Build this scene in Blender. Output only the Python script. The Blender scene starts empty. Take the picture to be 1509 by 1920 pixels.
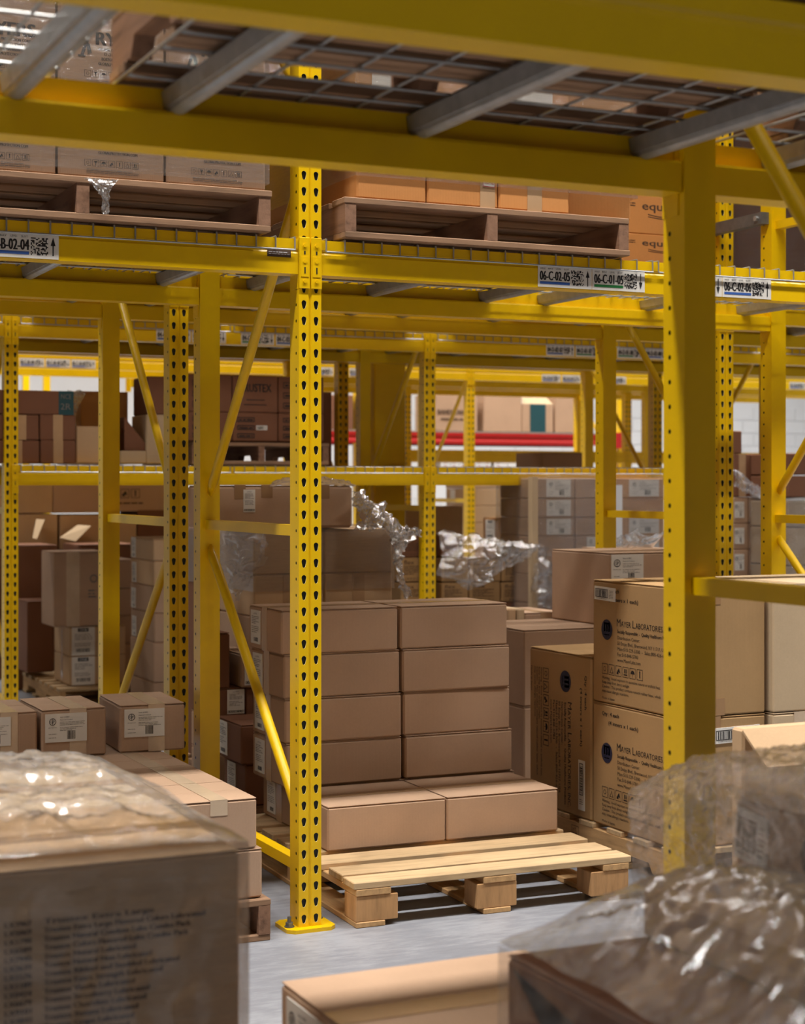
import bpy, bmesh, random
from math import sin, cos, radians, pi, sqrt, floor
from mathutils import Vector, Matrix, noise

# ------------------------------------------------------------------ camera
SC = bpy.context.scene
COL = SC.collection
TH = radians(24.86); FPX = 3181.0; CXP = 754.5; HYP = 909.0; EYE = 1.401
cam = bpy.data.cameras.new('camera'); cam_o = bpy.data.objects.new('camera', cam); COL.objects.link(cam_o)
cam_o.location = (0, 0, EYE); cam_o.rotation_euler = (pi / 2, 0, -TH)
cam.sensor_width = 36.0; cam.sensor_height = 36.0; cam.sensor_fit = 'AUTO'
cam.lens = FPX / 1920 * 36.0
cam.shift_x = 0.0; cam.shift_y = -(960 - HYP) / 1920.0
cam.clip_start = 0.05; cam.clip_end = 100
cam.dof.use_dof = True; cam.dof.focus_distance = 5.3; cam.dof.aperture_fstop = 4.2
SC.camera = cam_o
# ------------------------------------------------------------------ world, exposure
SC.view_settings.view_transform = 'Standard'; SC.view_settings.look = 'None'
SC.view_settings.gamma = 1.0; SC.view_settings.use_curve_mapping = False
SC.view_settings.exposure = 0.0
W = bpy.data.worlds.new('world'); SC.world = W; W.use_nodes = True
W.node_tree.nodes['Background'].inputs[0].default_value = (0.9, 0.95, 1.0, 1)
W.node_tree.nodes['Background'].inputs[1].default_value = 0.01
# ------------------------------------------------------------------ lamps: rows of high-bay strips over each aisle
def strip(x, y, z, power, lx=1.3, ly=0.3, colr=(1.0, 0.96, 0.91)):
    l = bpy.data.lights.new('high_bay_strip', 'AREA'); l.shape = 'RECTANGLE'; l.size = lx; l.size_y = ly
    l.energy = power; l.color = colr; l.spread = radians(125)
    o = bpy.data.objects.new('high_bay_strip', l); COL.objects.link(o); o.location = (x, y, z)
LAMPS = [(-1.4, 27, (-1.5, 3, 7.5)), (3.6, 190, (-3, 0.8, 4.6, 8.4, 12.2)), (8.85, 130, (-1, 3.2, 7.4, 11.6)),
         (12.85, 150, (1, 5.2, 9.4, 13.6)), (17.3, 270, (2, 6.2, 10.4, 14.6))]
for y, pw, xs in LAMPS:
    for x in xs:
        for dx in (-1.0, 1.0): strip(x + dx, y, 6.6, pw / 2)

# ------------------------------------------------------------------ survey helpers (photo pixel -> metres on a plane of the room)
CT, ST = cos(TH), sin(TH)
def P(px, py, t):
    k = (px - CXP) / FPX; Z = t / (CT - k * ST)
    return (k * Z * CT + Z * ST, EYE - (py - HYP) * Z / FPX)
def PX(px, t): return P(px, 900, t)[0]

# ------------------------------------------------------------------ materials
def sr(c):
    return tuple(((v / 255) / 12.92 if v / 255 <= 0.04045 else ((v / 255 + 0.055) / 1.055) ** 2.4) for v in c) + (1,)
def newmat(name):
    m = bpy.data.materials.new(name); m.use_nodes = True
    nt = m.node_tree; b = nt.nodes['Principled BSDF']; return m, nt, b
def N(nt, t, **kw):
    n = nt.nodes.new(t)
    for k, v in kw.items(): setattr(n, k, v)
    return n
def L(nt, a, b): nt.links.new(a, b)
def ramp(nt, fac, stops):
    r = N(nt, 'ShaderNodeValToRGB'); e = r.color_ramp.elements
    while len(e) < len(stops): e.new(0.5)
    for q, (p, c) in zip(e, stops): q.position = p; q.color = c
    L(nt, fac, r.inputs[0]); return r.outputs[0]
def coords(nt, scale=(1, 1, 1), rnd=True):
    tc = N(nt, 'ShaderNodeTexCoord'); mp = N(nt, 'ShaderNodeMapping'); mp.inputs['Scale'].default_value = scale
    if rnd:
        oi = N(nt, 'ShaderNodeObjectInfo'); ad = N(nt, 'ShaderNodeVectorMath', operation='MULTIPLY_ADD')
        cv = N(nt, 'ShaderNodeCombineXYZ')
        for i in range(3): L(nt, oi.outputs['Random'], cv.inputs[i])
        ad.inputs[1].default_value = (37, 53, 71); L(nt, cv.outputs[0], ad.inputs[0]); L(nt, tc.outputs['Object'], ad.inputs[2])
        L(nt, ad.outputs[0], mp.inputs[0])
    else: L(nt, tc.outputs['Object'], mp.inputs[0])
    return mp.outputs[0]
def noise_t(nt, vec, scale, detail=4, rough=0.55):
    n = N(nt, 'ShaderNodeTexNoise'); n.inputs['Scale'].default_value = scale; n.inputs['Detail'].default_value = detail
    n.inputs['Roughness'].default_value = rough; L(nt, vec, n.inputs['Vector']); return n.outputs['Fac']
def bump(nt, b, h, strength, dist=0.002):
    bp = N(nt, 'ShaderNodeBump'); bp.inputs['Strength'].default_value = strength; bp.inputs['Distance'].default_value = dist
    L(nt, h, bp.inputs['Height']); L(nt, bp.outputs[0], b.inputs['Normal'])
def mulc(c, k): return (min(1, c[0] * k), min(1, c[1] * k), min(1, c[2] * k), 1)
def plain(name, rgb, rough=0.6, metal=0.0, var=0.0, nscale=20, spec=0.5, bmp=0.0, coat=0.0):
    m, nt, b = newmat(name); c = sr(rgb)
    b.inputs['Roughness'].default_value = rough; b.inputs['Metallic'].default_value = metal
    b.inputs['Specular IOR Level'].default_value = spec; b.inputs['Coat Weight'].default_value = coat
    f = noise_t(nt, coords(nt), nscale)
    L(nt, ramp(nt, f, [(0.3, mulc(c, 1 - var)), (0.7, mulc(c, 1 + var))]), b.inputs['Base Color'])
    if bmp: bump(nt, b, f, bmp)
    return m
def cardboard(name, rgb):
    m, nt, b = newmat(name); c = sr(rgb); v = coords(nt)
    f1 = noise_t(nt, v, 3.0, 5); f2 = noise_t(nt, v, 160, 3)
    mx = N(nt, 'ShaderNodeMath', operation='MULTIPLY_ADD'); mx.inputs[1].default_value = 0.35; L(nt, f2, mx.inputs[0]); L(nt, f1, mx.inputs[2])
    oi = N(nt, 'ShaderNodeObjectInfo')
    md = N(nt, 'ShaderNodeMath', operation='MULTIPLY_ADD'); md.inputs[1].default_value = 0.25; L(nt, oi.outputs['Random'], md.inputs[0]); L(nt, mx.outputs[0], md.inputs[2])
    L(nt, ramp(nt, md.outputs[0], [(0.35, mulc(c, 0.86)), (1.1, mulc(c, 1.1))]), b.inputs['Base Color'])
    b.inputs['Roughness'].default_value = 0.78; b.inputs['Specular IOR Level'].default_value = 0.25
    wv = N(nt, 'ShaderNodeTexWave'); wv.inputs['Scale'].default_value = 55; wv.bands_direction = 'X'; L(nt, v, wv.inputs['Vector'])
    ad = N(nt, 'ShaderNodeMath', operation='MULTIPLY_ADD'); ad.inputs[1].default_value = 0.12; L(nt, wv.outputs['Fac'], ad.inputs[0]); L(nt, f1, ad.inputs[2])
    bump(nt, b, ad.outputs[0], 0.25, 0.003); return m
def wood(name, rgb, axis='X', dark=0.55):
    m, nt, b = newmat(name); c = sr(rgb)
    sc = {'X': (1.2, 14, 14), 'Y': (14, 1.2, 14), 'Z': (10, 10, 1.5)}[axis]
    v = coords(nt, sc); f = noise_t(nt, v, 3.2, 8, 0.62)
    v2 = coords(nt); g = noise_t(nt, v2, 7, 3)
    mm = N(nt, 'ShaderNodeMath', operation='MULTIPLY_ADD'); mm.inputs[1].default_value = 0.35; L(nt, g, mm.inputs[0]); L(nt, f, mm.inputs[2])
    L(nt, ramp(nt, mm.outputs[0], [(0.42, mulc(c, dark)), (0.62, mulc(c, 0.92)), (0.85, mulc(c, 1.12))]), b.inputs['Base Color'])
    b.inputs['Roughness'].default_value = 0.75; b.inputs['Specular IOR Level'].default_value = 0.2
    bump(nt, b, f, 0.4, 0.003); return m
M = {}
def yellow_paint(name, rgb, rough):
    m, nt, b = newmat(name); c = sr(rgb); v = coords(nt)
    f = noise_t(nt, v, 6, 6); L(nt, ramp(nt, f, [(0.3, mulc(c, 0.93)), (0.7, mulc(c, 1.04))]), b.inputs['Base Color'])
    b.inputs['Roughness'].default_value = rough; b.inputs['Specular IOR Level'].default_value = 0.45
    g = noise_t(nt, v, 260, 2); bump(nt, b, g, 0.06, 0.001); return m
M['yellow'] = yellow_paint('yellow_enamel', (235, 190, 0), 0.33)
M['edge'] = plain('worn_cut_edge', (226, 214, 160), 0.4)
M['red'] = plain('red_enamel', (172, 22, 24), 0.4, var=0.08)
M['steel'] = plain('galvanised_steel', (168, 168, 166), 0.38, 0.55, 0.12, 30)
M['dsteel'] = plain('dull_steel', (120, 120, 118), 0.5, 0.6, 0.15, 30)
M['card'] = cardboard('cardboard', (180, 149, 123))
M['card_warm'] = cardboard('cardboard_warm', (198, 150, 100))
M['card_pale'] = cardboard('cardboard_pale', (196, 164, 128))
M['card_olive'] = cardboard('cardboard_olive', (168, 134, 92))
M['card_tan'] = cardboard('cardboard_tan', (190, 166, 134))
M['card_dark'] = cardboard('cardboard_dark', (124, 84, 62))  # dark brown board, with the shade under the upper decks put into it
M['card_orange'] = cardboard('cardboard_orange', (196, 134, 76))
M['card_white'] = cardboard('white_board', (214, 210, 204))
M['wood'] = wood('pine_board', (200, 170, 130), 'X', 0.62)
M['wood_y'] = wood('pine_board_long', (200, 160, 112), 'Y', 0.6)
M['wood_z'] = wood('pine_block', (190, 146, 100), 'Z', 0.6)
M['wood_d'] = wood('weathered_board', (150, 118, 92), 'X', 0.5)
M['wood_dy'] = wood('weathered_stringer', (140, 106, 84), 'Y', 0.5)
M['paper'] = plain('label_paper', (226, 222, 214), 0.55, var=0.03)
M['ink'] = plain('black_ink', (26, 24, 26), 0.6)
M['blue'] = plain('blue_ink', (52, 92, 168), 0.5)
M['green'] = plain('green_ink', (30, 128, 60), 0.5)
M['redink'] = plain('red_ink', (170, 44, 50), 0.5)
M['brown_ink'] = plain('faded_ink', (84, 62, 46), 0.7)
M['navy'] = plain('navy_ink', (34, 34, 58), 0.6)
M['teal'] = plain('teal_tape', (28, 74, 82), 0.45)
M['grey_ink'] = plain('grey_ink', (120, 114, 110), 0.6)
M['tape'] = plain('clear_tape', (186, 152, 116), 0.22, spec=0.6, var=0.05)
M['tape_pale'] = plain('pale_tape', (204, 180, 152), 0.22, spec=0.6, var=0.05)
M['tape_brown'] = plain('brown_tape', (158, 122, 84), 0.25, spec=0.6, var=0.05)
M['seam'] = plain('seam_shadow', (44, 30, 22), 0.9)
M['white'] = plain('white_plastic', (228, 230, 234), 0.35)
M['black'] = plain('hollow_shade_black', (24, 24, 26), 0.5)
M['wallp'] = plain('painted_block', (226, 228, 230), 0.7, var=0.03, nscale=3)
M['wallg'] = plain('painted_block_grey', (120, 120, 122), 0.8, var=0.03, nscale=3)
M['roofp'] = plain('roof_deck', (92, 92, 94), 0.8, var=0.05)
def concrete():
    m, nt, b = newmat('concrete_floor'); v = coords(nt, rnd=False)
    f1 = noise_t(nt, v, 1.3, 8, 0.6); f2 = noise_t(nt, coords(nt, (1, 4, 1), False), 9, 6, 0.7)
    mm = N(nt, 'ShaderNodeMath', operation='MULTIPLY_ADD'); mm.inputs[1].default_value = 0.7; L(nt, f2, mm.inputs[0]); L(nt, f1, mm.inputs[2])
    L(nt, ramp(nt, mm.outputs[0], [(0.45, sr((114, 116, 122))), (0.85, sr((136, 138, 145))), (1.1, sr((154, 156, 162)))]), b.inputs['Base Color'])
    b.inputs['Roughness'].default_value = 0.42; b.inputs['Specular IOR Level'].default_value = 0.35
    bump(nt, b, noise_t(nt, v, 60, 4), 0.08, 0.002); return m
M['floor'] = concrete()
def film(name, haze=0.16, bscale=14, bstr=0.7, stretch=(1, 1, 1), gloss=0.3, rough=0.1, bd=0.004):
    m, nt, b = newmat(name); nt.nodes.remove(b)
    out = nt.nodes['Material Output']
    v = coords(nt, stretch, False)
    f = noise_t(nt, v, bscale, 6, 0.7)
    bp = N(nt, 'ShaderNodeBump'); bp.inputs['Strength'].default_value = bstr; bp.inputs['Distance'].default_value = bd; L(nt, f, bp.inputs['Height'])
    tr = N(nt, 'ShaderNodeBsdfTransparent'); tr.inputs[0].default_value = (0.97, 0.97, 0.97, 1)
    gl = N(nt, 'ShaderNodeBsdfGlossy'); gl.inputs['Roughness'].default_value = rough; L(nt, bp.outputs[0], gl.inputs['Normal'])
    df = N(nt, 'ShaderNodeBsdfDiffuse'); df.inputs[0].default_value = (0.75, 0.74, 0.73, 1); L(nt, bp.outputs[0], df.inputs['Normal'])
    tl = N(nt, 'ShaderNodeBsdfTranslucent'); tl.inputs[0].default_value = (0.75, 0.74, 0.73, 1); L(nt, bp.outputs[0], tl.inputs['Normal'])
    dm = N(nt, 'ShaderNodeMixShader'); dm.inputs[0].default_value = 0.4; L(nt, df.outputs[0], dm.inputs[1]); L(nt, tl.outputs[0], dm.inputs[2])
    f2 = noise_t(nt, v, bscale * 2.5, 5, 0.7)
    hz = ramp(nt, f2, [(0.35, (haze * 0.3,) * 3 + (1,)), (0.7, (haze * 1.7,) * 3 + (1,))])
    m1 = N(nt, 'ShaderNodeMixShader'); L(nt, hz, m1.inputs[0]); L(nt, tr.outputs[0], m1.inputs[1]); L(nt, dm.outputs[0], m1.inputs[2])
    fr = N(nt, 'ShaderNodeLayerWeight'); fr.inputs['Blend'].default_value = 0.25; L(nt, bp.outputs[0], fr.inputs['Normal'])
    ma = N(nt, 'ShaderNodeMath', operation='MULTIPLY_ADD'); ma.inputs[1].default_value = 0.5; ma.inputs[2].default_value = gloss * 0.4; L(nt, fr.outputs['Fresnel'], ma.inputs[0])
    m2 = N(nt, 'ShaderNodeMixShader'); L(nt, ma.outputs[0], m2.inputs[0]); L(nt, m1.outputs[0], m2.inputs[1]); L(nt, gl.outputs[0], m2.inputs[2])
    L(nt, m2.outputs[0], out.inputs['Surface']); return m
M['film'] = film('stretch_film', 0.15, 40, 0.8, gloss=0.35, rough=0.14, bd=0.006)
M['film_soft'] = film('stretch_film_loose', 0.26, 14, 0.4, gloss=0.6, rough=0.15, bd=0.008)
M['film_side'] = film('stretch_film_side', 0.1, 6, 0.5, (1, 1, 6), gloss=0.25, rough=0.14, bd=0.006)
M['film_tight'] = film('stretch_film_tight', 0.1, 5, 0.5, (1, 1, 14), gloss=0.35, rough=0.12, bd=0.008)
M['film_white'] = film('stretch_film_thick', 0.5, 25, 0.6, gloss=0.9, rough=0.16, bd=0.006)

# ------------------------------------------------------------------ mesh helpers
class MB:
    def __init__(s): s.v = []; s.f = []; s.mi = []
    def quad(s, a, b, c, d, mi=0):
        n = len(s.v); s.v += [tuple(a), tuple(b), tuple(c), tuple(d)]; s.f.append((n, n + 1, n + 2, n + 3)); s.mi.append(mi)
    def poly(s, pts, mi=0):
        n = len(s.v); s.v += [tuple(p) for p in pts]; s.f.append(tuple(range(n, n + len(pts)))); s.mi.append(mi)
    def box(s, x0, x1, y0, y1, z0, z1, mi=0, bev=0.0):
        n = len(s.v)
        if bev <= 0:
            s.v += [(x, y, z) for x in (x0, x1) for y in (y0, y1) for z in (z0, z1)]
            for f in ((0, 1, 3, 2), (4, 6, 7, 5), (0, 4, 5, 1), (2, 3, 7, 6), (0, 2, 6, 4), (1, 5, 7, 3)):
                s.f.append(tuple(n + i for i in f)); s.mi.append(mi)
            return
        b = min(bev, (x1 - x0) * .45, (y1 - y0) * .45, (z1 - z0) * .45)
        X = ((x0, x0 + b), (x1, x1 - b)); Y = ((y0, y0 + b), (y1, y1 - b)); Z = ((z0, z0 + b), (z1, z1 - b))
        idx = {}
        for i in (0, 1):
            for j in (0, 1):
                for k in (0, 1):
                    idx[(i, j, k, 0)] = len(s.v); s.v.append((X[i][0], Y[j][1], Z[k][1]))
                    idx[(i, j, k, 1)] = len(s.v); s.v.append((X[i][1], Y[j][0], Z[k][1]))
                    idx[(i, j, k, 2)] = len(s.v); s.v.append((X[i][1], Y[j][1], Z[k][0]))
        def add(*q): s.f.append(tuple(idx[a] for a in q)); s.mi.append(mi)
        add((0,0,0,0),(0,0,1,0),(0,1,1,0),(0,1,0,0)); add((1,0,0,0),(1,1,0,0),(1,1,1,0),(1,0,1,0))
        add((0,0,0,1),(1,0,0,1),(1,0,1,1),(0,0,1,1)); add((0,1,0,1),(0,1,1,1),(1,1,1,1),(1,1,0,1))
        add((0,0,0,2),(0,1,0,2),(1,1,0,2),(1,0,0,2)); add((0,0,1,2),(1,0,1,2),(1,1,1,2),(0,1,1,2))
        for i in (0, 1):
            for j in (0, 1):
                for k in (0, 1):
                    q = ((i,j,k,0),(i,j,k,1),(i,j,k,2)); add(*(q if (i+j+k) % 2 == 0 else q[::-1]))
        for j in (0, 1):
            for k in (0, 1): 
                q = ((0,j,k,1),(1,j,k,1),(1,j,k,2),(0,j,k,2)); add(*(q if (j+k) % 2 else q[::-1]))
        for i in (0, 1):
            for k in (0, 1):
                q = ((i,0,k,0),(i,1,k,0),(i,1,k,2),(i,0,k,2)); add(*(q[::-1] if (i+k) % 2 else q))
        for i in (0, 1):
            for j in (0, 1):
                q = ((i,j,0,0),(i,j,1,0),(i,j,1,1),(i,j,0,1)); add(*(q if (i+j) % 2 else q[::-1]))
    def extr(s, prof, axis, a, b, mi=0):
        n = len(s.v); k = len(prof)
        for w in (a, b):
            for (p, q) in prof:
                s.v.append({'x': (w, p, q), 'y': (p, w, q), 'z': (p, q, w)}[axis])
        for i in range(k):
            j = (i + 1) % k; s.f.append((n + i, n + j, n + k + j, n + k + i)); s.mi.append(mi)
        s.f.append(tuple(n + i for i in range(k))[::-1]); s.mi.append(mi)
        s.f.append(tuple(n + k + i for i in range(k))); s.mi.append(mi)
    def tube(s, a, b, r, n=8, mi=0, flat=None):
        a = Vector(a); b = Vector(b); d = (b - a).normalized()
        u = d.cross(Vector((0.13, 0.97, 0.2))).normalized(); w = d.cross(u); n0 = len(s.v)
        for p in (a, b):
            for i in range(n):
                an = 2 * pi * i / n; s.v.append(tuple(p + (u * cos(an) + w * sin(an)) * r))
        for i in range(n):
            j = (i + 1) % n; s.f.append((n0 + i, n0 + j, n0 + n + j, n0 + n + i)); s.mi.append(mi)
        s.f.append(tuple(n0 + i for i in range(n))[::-1]); s.f.append(tuple(n0 + n + i for i in range(n))); s.mi += [mi, mi]
    def mesh(s, name, mats, smooth=False, fix=True):
        m = bpy.data.meshes.new(name); m.from_pydata(s.v, [], s.f)
        for t in (mats if isinstance(mats, (list, tuple)) else [mats]): m.materials.append(t)
        m.polygons.foreach_set('material_index', s.mi)
        if fix:
            bm = bmesh.new(); bm.from_mesh(m); bmesh.ops.recalc_face_normals(bm, faces=bm.faces)
            if smooth:
                bmesh.ops.remove_doubles(bm, verts=bm.verts, dist=1e-5)
            bm.to_mesh(m); bm.free()
        if smooth: m.polygons.foreach_set('use_smooth', [True] * len(m.polygons))
        m.update(); return m
def link(name, mesh, parent=None, loc=None, rz=0.0):
    o = bpy.data.objects.new(name, mesh); COL.objects.link(o)
    if parent: o.parent = parent
    if loc: o.location = loc
    if rz: o.rotation_euler.z = rz
    return o
def tag(o, label=None, cat=None, group=None, kind=None):
    if label: o['label'] = label
    if cat: o['category'] = cat
    if group: o['group'] = group
    if kind: o['kind'] = kind
    return o
def empty(name, loc, rz=0.0): return link(name, None, None, loc, rz)

# ------------------------------------------------------------------ flat print
_tx = {}
def glyphs(txt):
    if txt not in _tx:
        c = bpy.data.curves.new('t', 'FONT'); c.body = txt; c.size = 1.0; c.resolution_u = 2
        o = bpy.data.objects.new('t', c); me = bpy.data.meshes.new_from_object(o)
        _tx[txt] = ([tuple(v.co[:2]) for v in me.vertices], [tuple(p.vertices) for p in me.polygons])
        bpy.data.objects.remove(o); bpy.data.curves.remove(c); bpy.data.meshes.remove(me)
    v, f = _tx[txt]; return v, f, (max([p[0] for p in v]) if v else 0)
class Print:
    """collects flat marks in a u,v plane (metres, v up)"""
    def __init__(s): s.m = MB()
    def rect(s, u, v, w, h, mi=0): s.m.quad((u, v, 0), (u + w, v, 0), (u + w, v + h, 0), (u, v + h, 0), mi)
    def frame(s, u, v, w, h, k, mi=0):
        s.rect(u, v, w, k, mi); s.rect(u, v + h - k, w, k, mi); s.rect(u, v + k, k, h - 2 * k, mi); s.rect(u + w - k, v + k, k, h - 2 * k, mi)
    def text(s, t, u, v, h, mi=0, w=None, bold=0.0, rot=0, sk=0.0):
        vs, fs, tw = glyphs(t); k = h / 0.7; kx = k if w is None else w / max(tw, 1e-6)
        for dx in ((0.0,) if not bold else (-bold, 0, bold)):
            n = len(s.m.v)
            for (a, b) in vs:
                x, y = a * kx + dx + b * k * sk, b * k
                if rot: x, y = y, -x          # reads downwards
                s.m.v.append((u + x, v + y, 0.00003 * dx * 1e3 if dx else 0))
            for f in fs: s.m.f.append(tuple(n + i for i in f)); s.m.mi.append(mi)
    def lines(s, u, v, w, n, lh, mi=0, seed=0, thick=0.45, ragged=0.5, rot=0):
        r = random.Random(seed)
        for i in range(n):
            x = 0; end = w * (1 - ragged * r.random() * (r.random() < .6))
            while x < end:
                ww = lh * r.uniform(0.8, 4); ww = min(ww, end - x)
                if rot: s.rect(u - i * lh, v - x - ww, lh * thick, ww, mi)
                else: s.rect(u + x, v - i * lh, ww, lh * thick, mi)
                x += ww + lh * 0.4
    def bars(s, u, v, w, h, seed=0, mi=0, n=26, vert=False):
        r = random.Random(seed); x = 0; L0 = h if vert else w
        while x < L0 * 0.97:
            b = L0 / n * r.choice((.5, .5, 1, 1.4))
            if vert: s.rect(u, v + x, w, b, mi)
            else: s.rect(u + x, v, b, h, mi)
            x += b + L0 / n * r.choice((.5, .7, 1.1))
    def matrix(s, u, v, d, seed=0, n=14, mi=0):
        r = random.Random(seed); c = d / n
        for i in range(n):
            for j in range(n):
                if r.random() < .52: s.rect(u + i * c, v + j * c, c, c, mi)
    def ring(s, u, v, r0, r1, mi=0, n=24, a0=0, a1=2 * pi):
        for i in range(n):
            a, b = a0 + (a1 - a0) * i / n, a0 + (a1 - a0) * (i + 1) / n
            s.m.quad((u + r0 * cos(a), v + r0 * sin(a), 0), (u + r1 * cos(a), v + r1 * sin(a), 0), (u + r1 * cos(b), v + r1 * sin(b), 0), (u + r0 * cos(b), v + r0 * sin(b), 0), mi)
    def disc(s, u, v, r, mi=0, n=24, sy=1): s.m.poly([(u + r * cos(2 * pi * i / n), v + sy * r * sin(2 * pi * i / n), 0) for i in range(n)], mi)
    def tri(s, pts, mi=0): s.m.poly([(a, b, 0) for a, b in pts], mi)
    def arrow(s, u, v, w, h, up=True, mi=0):
        if up: s.rect(u + w * .38, v, w * .24, h * .62, mi); s.tri([(u, v + h * .55), (u + w, v + h * .55), (u + w / 2, v + h)], mi)
        else: s.rect(u + w * .38, v + h * .38, w * .24, h * .62, mi); s.tri([(u + w / 2, v), (u + w, v + h * .45), (u, v + h * .45)], mi)
    def icon(s, u, v, d, kind, mi=0):
        k = d * .05; s.frame(u, v, d, d, k, mi); c = u + d / 2; m_ = v + d / 2
        if kind == 0: s.ring(c, m_, d * .2, d * .26, mi, 5)
        elif kind == 1: s.tri([(c - d * .3, v + d * .8), (c, v + d * .35), (c + d * .3, v + d * .8)], mi); s.rect(c - k, v + d * .12, 2 * k, d * .3, mi)
        elif kind == 2: s.m.poly([(c + d * .34 * cos(pi * i / 8), v + d * .45 + d * .34 * sin(pi * i / 8), 0) for i in range(9)], mi); s.rect(c - k / 2, v + d * .15, k, d * .35, mi)
        elif kind == 3: s.rect(u + d * .2, v + d * .2, d * .3, d * .25, mi); s.tri([(u + d * .3, v + d * .5), (u + d * .8, v + d * .3), (u + d * .6, v + d * .8)], mi)
        elif kind == 4: s.rect(c - d * .07, v + d * .2, d * .14, d * .5, mi); s.disc(c, v + d * .75, d * .1, mi, 8)
        elif kind == 5: 
            for a in (-1, 1): s.tri([(c, v + d * .8), (c + a * d * .3, v + d * .2), (c + a * d * .22, v + d * .2), (c, v + d * .7)], mi)
            s.rect(c - d * .3, v + d * .18, d * .6, k, mi)
        else: s.rect(u + d * .2, v + d * .2, d * .6, d * .12, mi); s.rect(u + d * .3, v + d * .4, d * .2, d * .4, mi); s.rect(u + d * .6, v + d * .4, d * .12, d * .4, mi)
INKS = ['ink', 'blue', 'green', 'redink', 'white', 'brown_ink', 'navy', 'grey_ink', 'teal']
def face_m(o, face, dims):
    w, d, h = dims
    if face == 'front': return Matrix(((1, 0, 0, 0), (0, 0, -1, 0), (0, 1, 0, 0), (0, 0, 0, 1)))
    if face == 'left': return Matrix(((0, 0, -1, 0), (-1, 0, 0, d), (0, 1, 0, 0), (0, 0, 0, 1)))
    if face == 'top': return Matrix(((1, 0, 0, 0), (0, 1, 0, 0), (0, 0, 1, h), (0, 0, 0, 1)))
def put_print(pr, name, parent, mat4, lift):
    if not pr.m.f: return None
    m = pr.m.mesh(name, [M[i] for i in INKS], fix=False)
    m.transform(mat4 @ Matrix.Translation((0, 0, lift))); return link(name, m, parent)
def sticker(o, face, dims, u, v, w, h, pr=None, mat='paper', name='label', lift=0.003, lab=None, tilt=0):
    F = face_m(o, face, dims)
    T = F @ Matrix.Translation((u, v, 0)) @ Matrix.Rotation(tilt, 4, 'Z')
    b = MB(); b.box(0, w, 0, h, 0, lift); m = b.mesh(name, M[mat]); m.transform(T)
    s = link(name, m, o)
    if lab: s['label'] = lab
    if pr: put_print(pr, 'print', s, T, lift + 0.0006)
    return s
# label artwork -----------------------------------------------------
def art_gd(w, h, seed=1, dense=True):
    p = Print(); r = h * .125; cx, cy = w * .175, h * .72
    p.ring(cx, cy, r * .82, r, 0, 28); p.text('G', cx - r * .72, cy - r * .38, r * .8, 0, w=r * .7); p.text('P', cx + r * .05, cy - r * .38, r * .8, 0, w=r * .55)
    p.rect(cx - r * .07, cy - r, r * .12, r * 2)
    p.text('PROTECTION', cx - r * 1.15, h * .50, h * .028, 0, w=r * 2.3); p.text('Item # BBC', w * .35, h * .85, h * .05); p.text('Assorted Condom', w * .35, h * .76, h * .042)
    p.lines(w * .35, h * .69, w * .6, 3, h * .05, 7, seed, .3); p.lines(w * .35, h * .5, w * .55, 3, h * .05, 7, seed + 1, .3)
    p.bars(w * .52, h * .09, w * .2, h * .3, seed, 0, 24)
    p.lines(w * .08, h * .28, w * .22, 1, h * .05, 7, seed + 2, .35); p.lines(w * .08, h * .15, w * .2, 1, h * .05, 7, seed + 3, .35)
    return p
def art_list(w, h, seed=1, head='myORIAL', box=False):
    p = Print(); p.text(head, w * .3, h * .88, h * .05, 7, w=w * .4); p.lines(w * .12, h * .8, w * .76, 5, h * .05, 7, seed, .4)
    p.lines(w * .12, h * .5, w * .76, 4, h * .055, 7, seed + 1, .35)
    if box: p.frame(w * .05, h * .05, w * .9, h * .09, h * .012); p.bars(w * .1, h * .07, w * .8, h * .05, seed, 0, 20)
    else: p.bars(w * .35, h * .07, w * .45, h * .12, seed, 0, 24)
    return p
def art_one(w, h, seed=1):
    p = Print(); p.rect(w * .26, h * .84, w * .46, h * .13, 0); p.text('ONE', w * .32, h * .865, h * .08, 4, w=w * .34, bold=.0006)
    p.lines(w * .12, h * .74, w * .76, 4, h * .06, 7, seed, .35); p.lines(w * .12, h * .42, w * .7, 3, h * .05, 7, seed + 4, .35)
    p.bars(w * .18, h * .12, w * .62, h * .13, seed, 0, 30); return p
def art_bar(w, h, seed=1):
    p = Print(); p.frame(w * .06, h * .2, w * .6, h * .64, h * .05); p.bars(w * .1, h * .26, w * .52, h * .5, seed, 0, 30)
    p.lines(w * .1, h * .1, w * .5, 1, h * .08, 7, seed); p.lines(w * .72, h * .75, w * .2, 6, h * .11, 7, seed + 1, .3, .1); return p
def art_barv(w, h, seed=1):
    p = Print(); p.frame(w * .2, h * .3, w * .6, h * .64, w * .07); p.bars(w * .3, h * .34, w * .4, h * .56, seed, 0, 30, True)
    p.lines(w * .2, h * .2, w * .6, 3, h * .04, 7, seed, .4); return p
def art_slot(w, h, txt, up=True, colr=1, seed=0, coarse=False):
    p = Print()
    for i, q in enumerate(('AISLE', 'BAY', 'LEVEL', 'SLOT')): p.text(q, w * (.04 + .145 * i), h * .82, h * .075, 0, w=w * .095)
    p.text(txt, w * .035, h * .32, h * .43, 0, w=w * .55, bold=.0014); p.rect(w * .035, h * .14, w * .55, h * .12, colr)
    p.matrix(w * .61, h * .14, w * .24, seed, 10 if coarse else 14); p.arrow(w * .885, h * .13, w * .07, h * .74, up); return p

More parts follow.
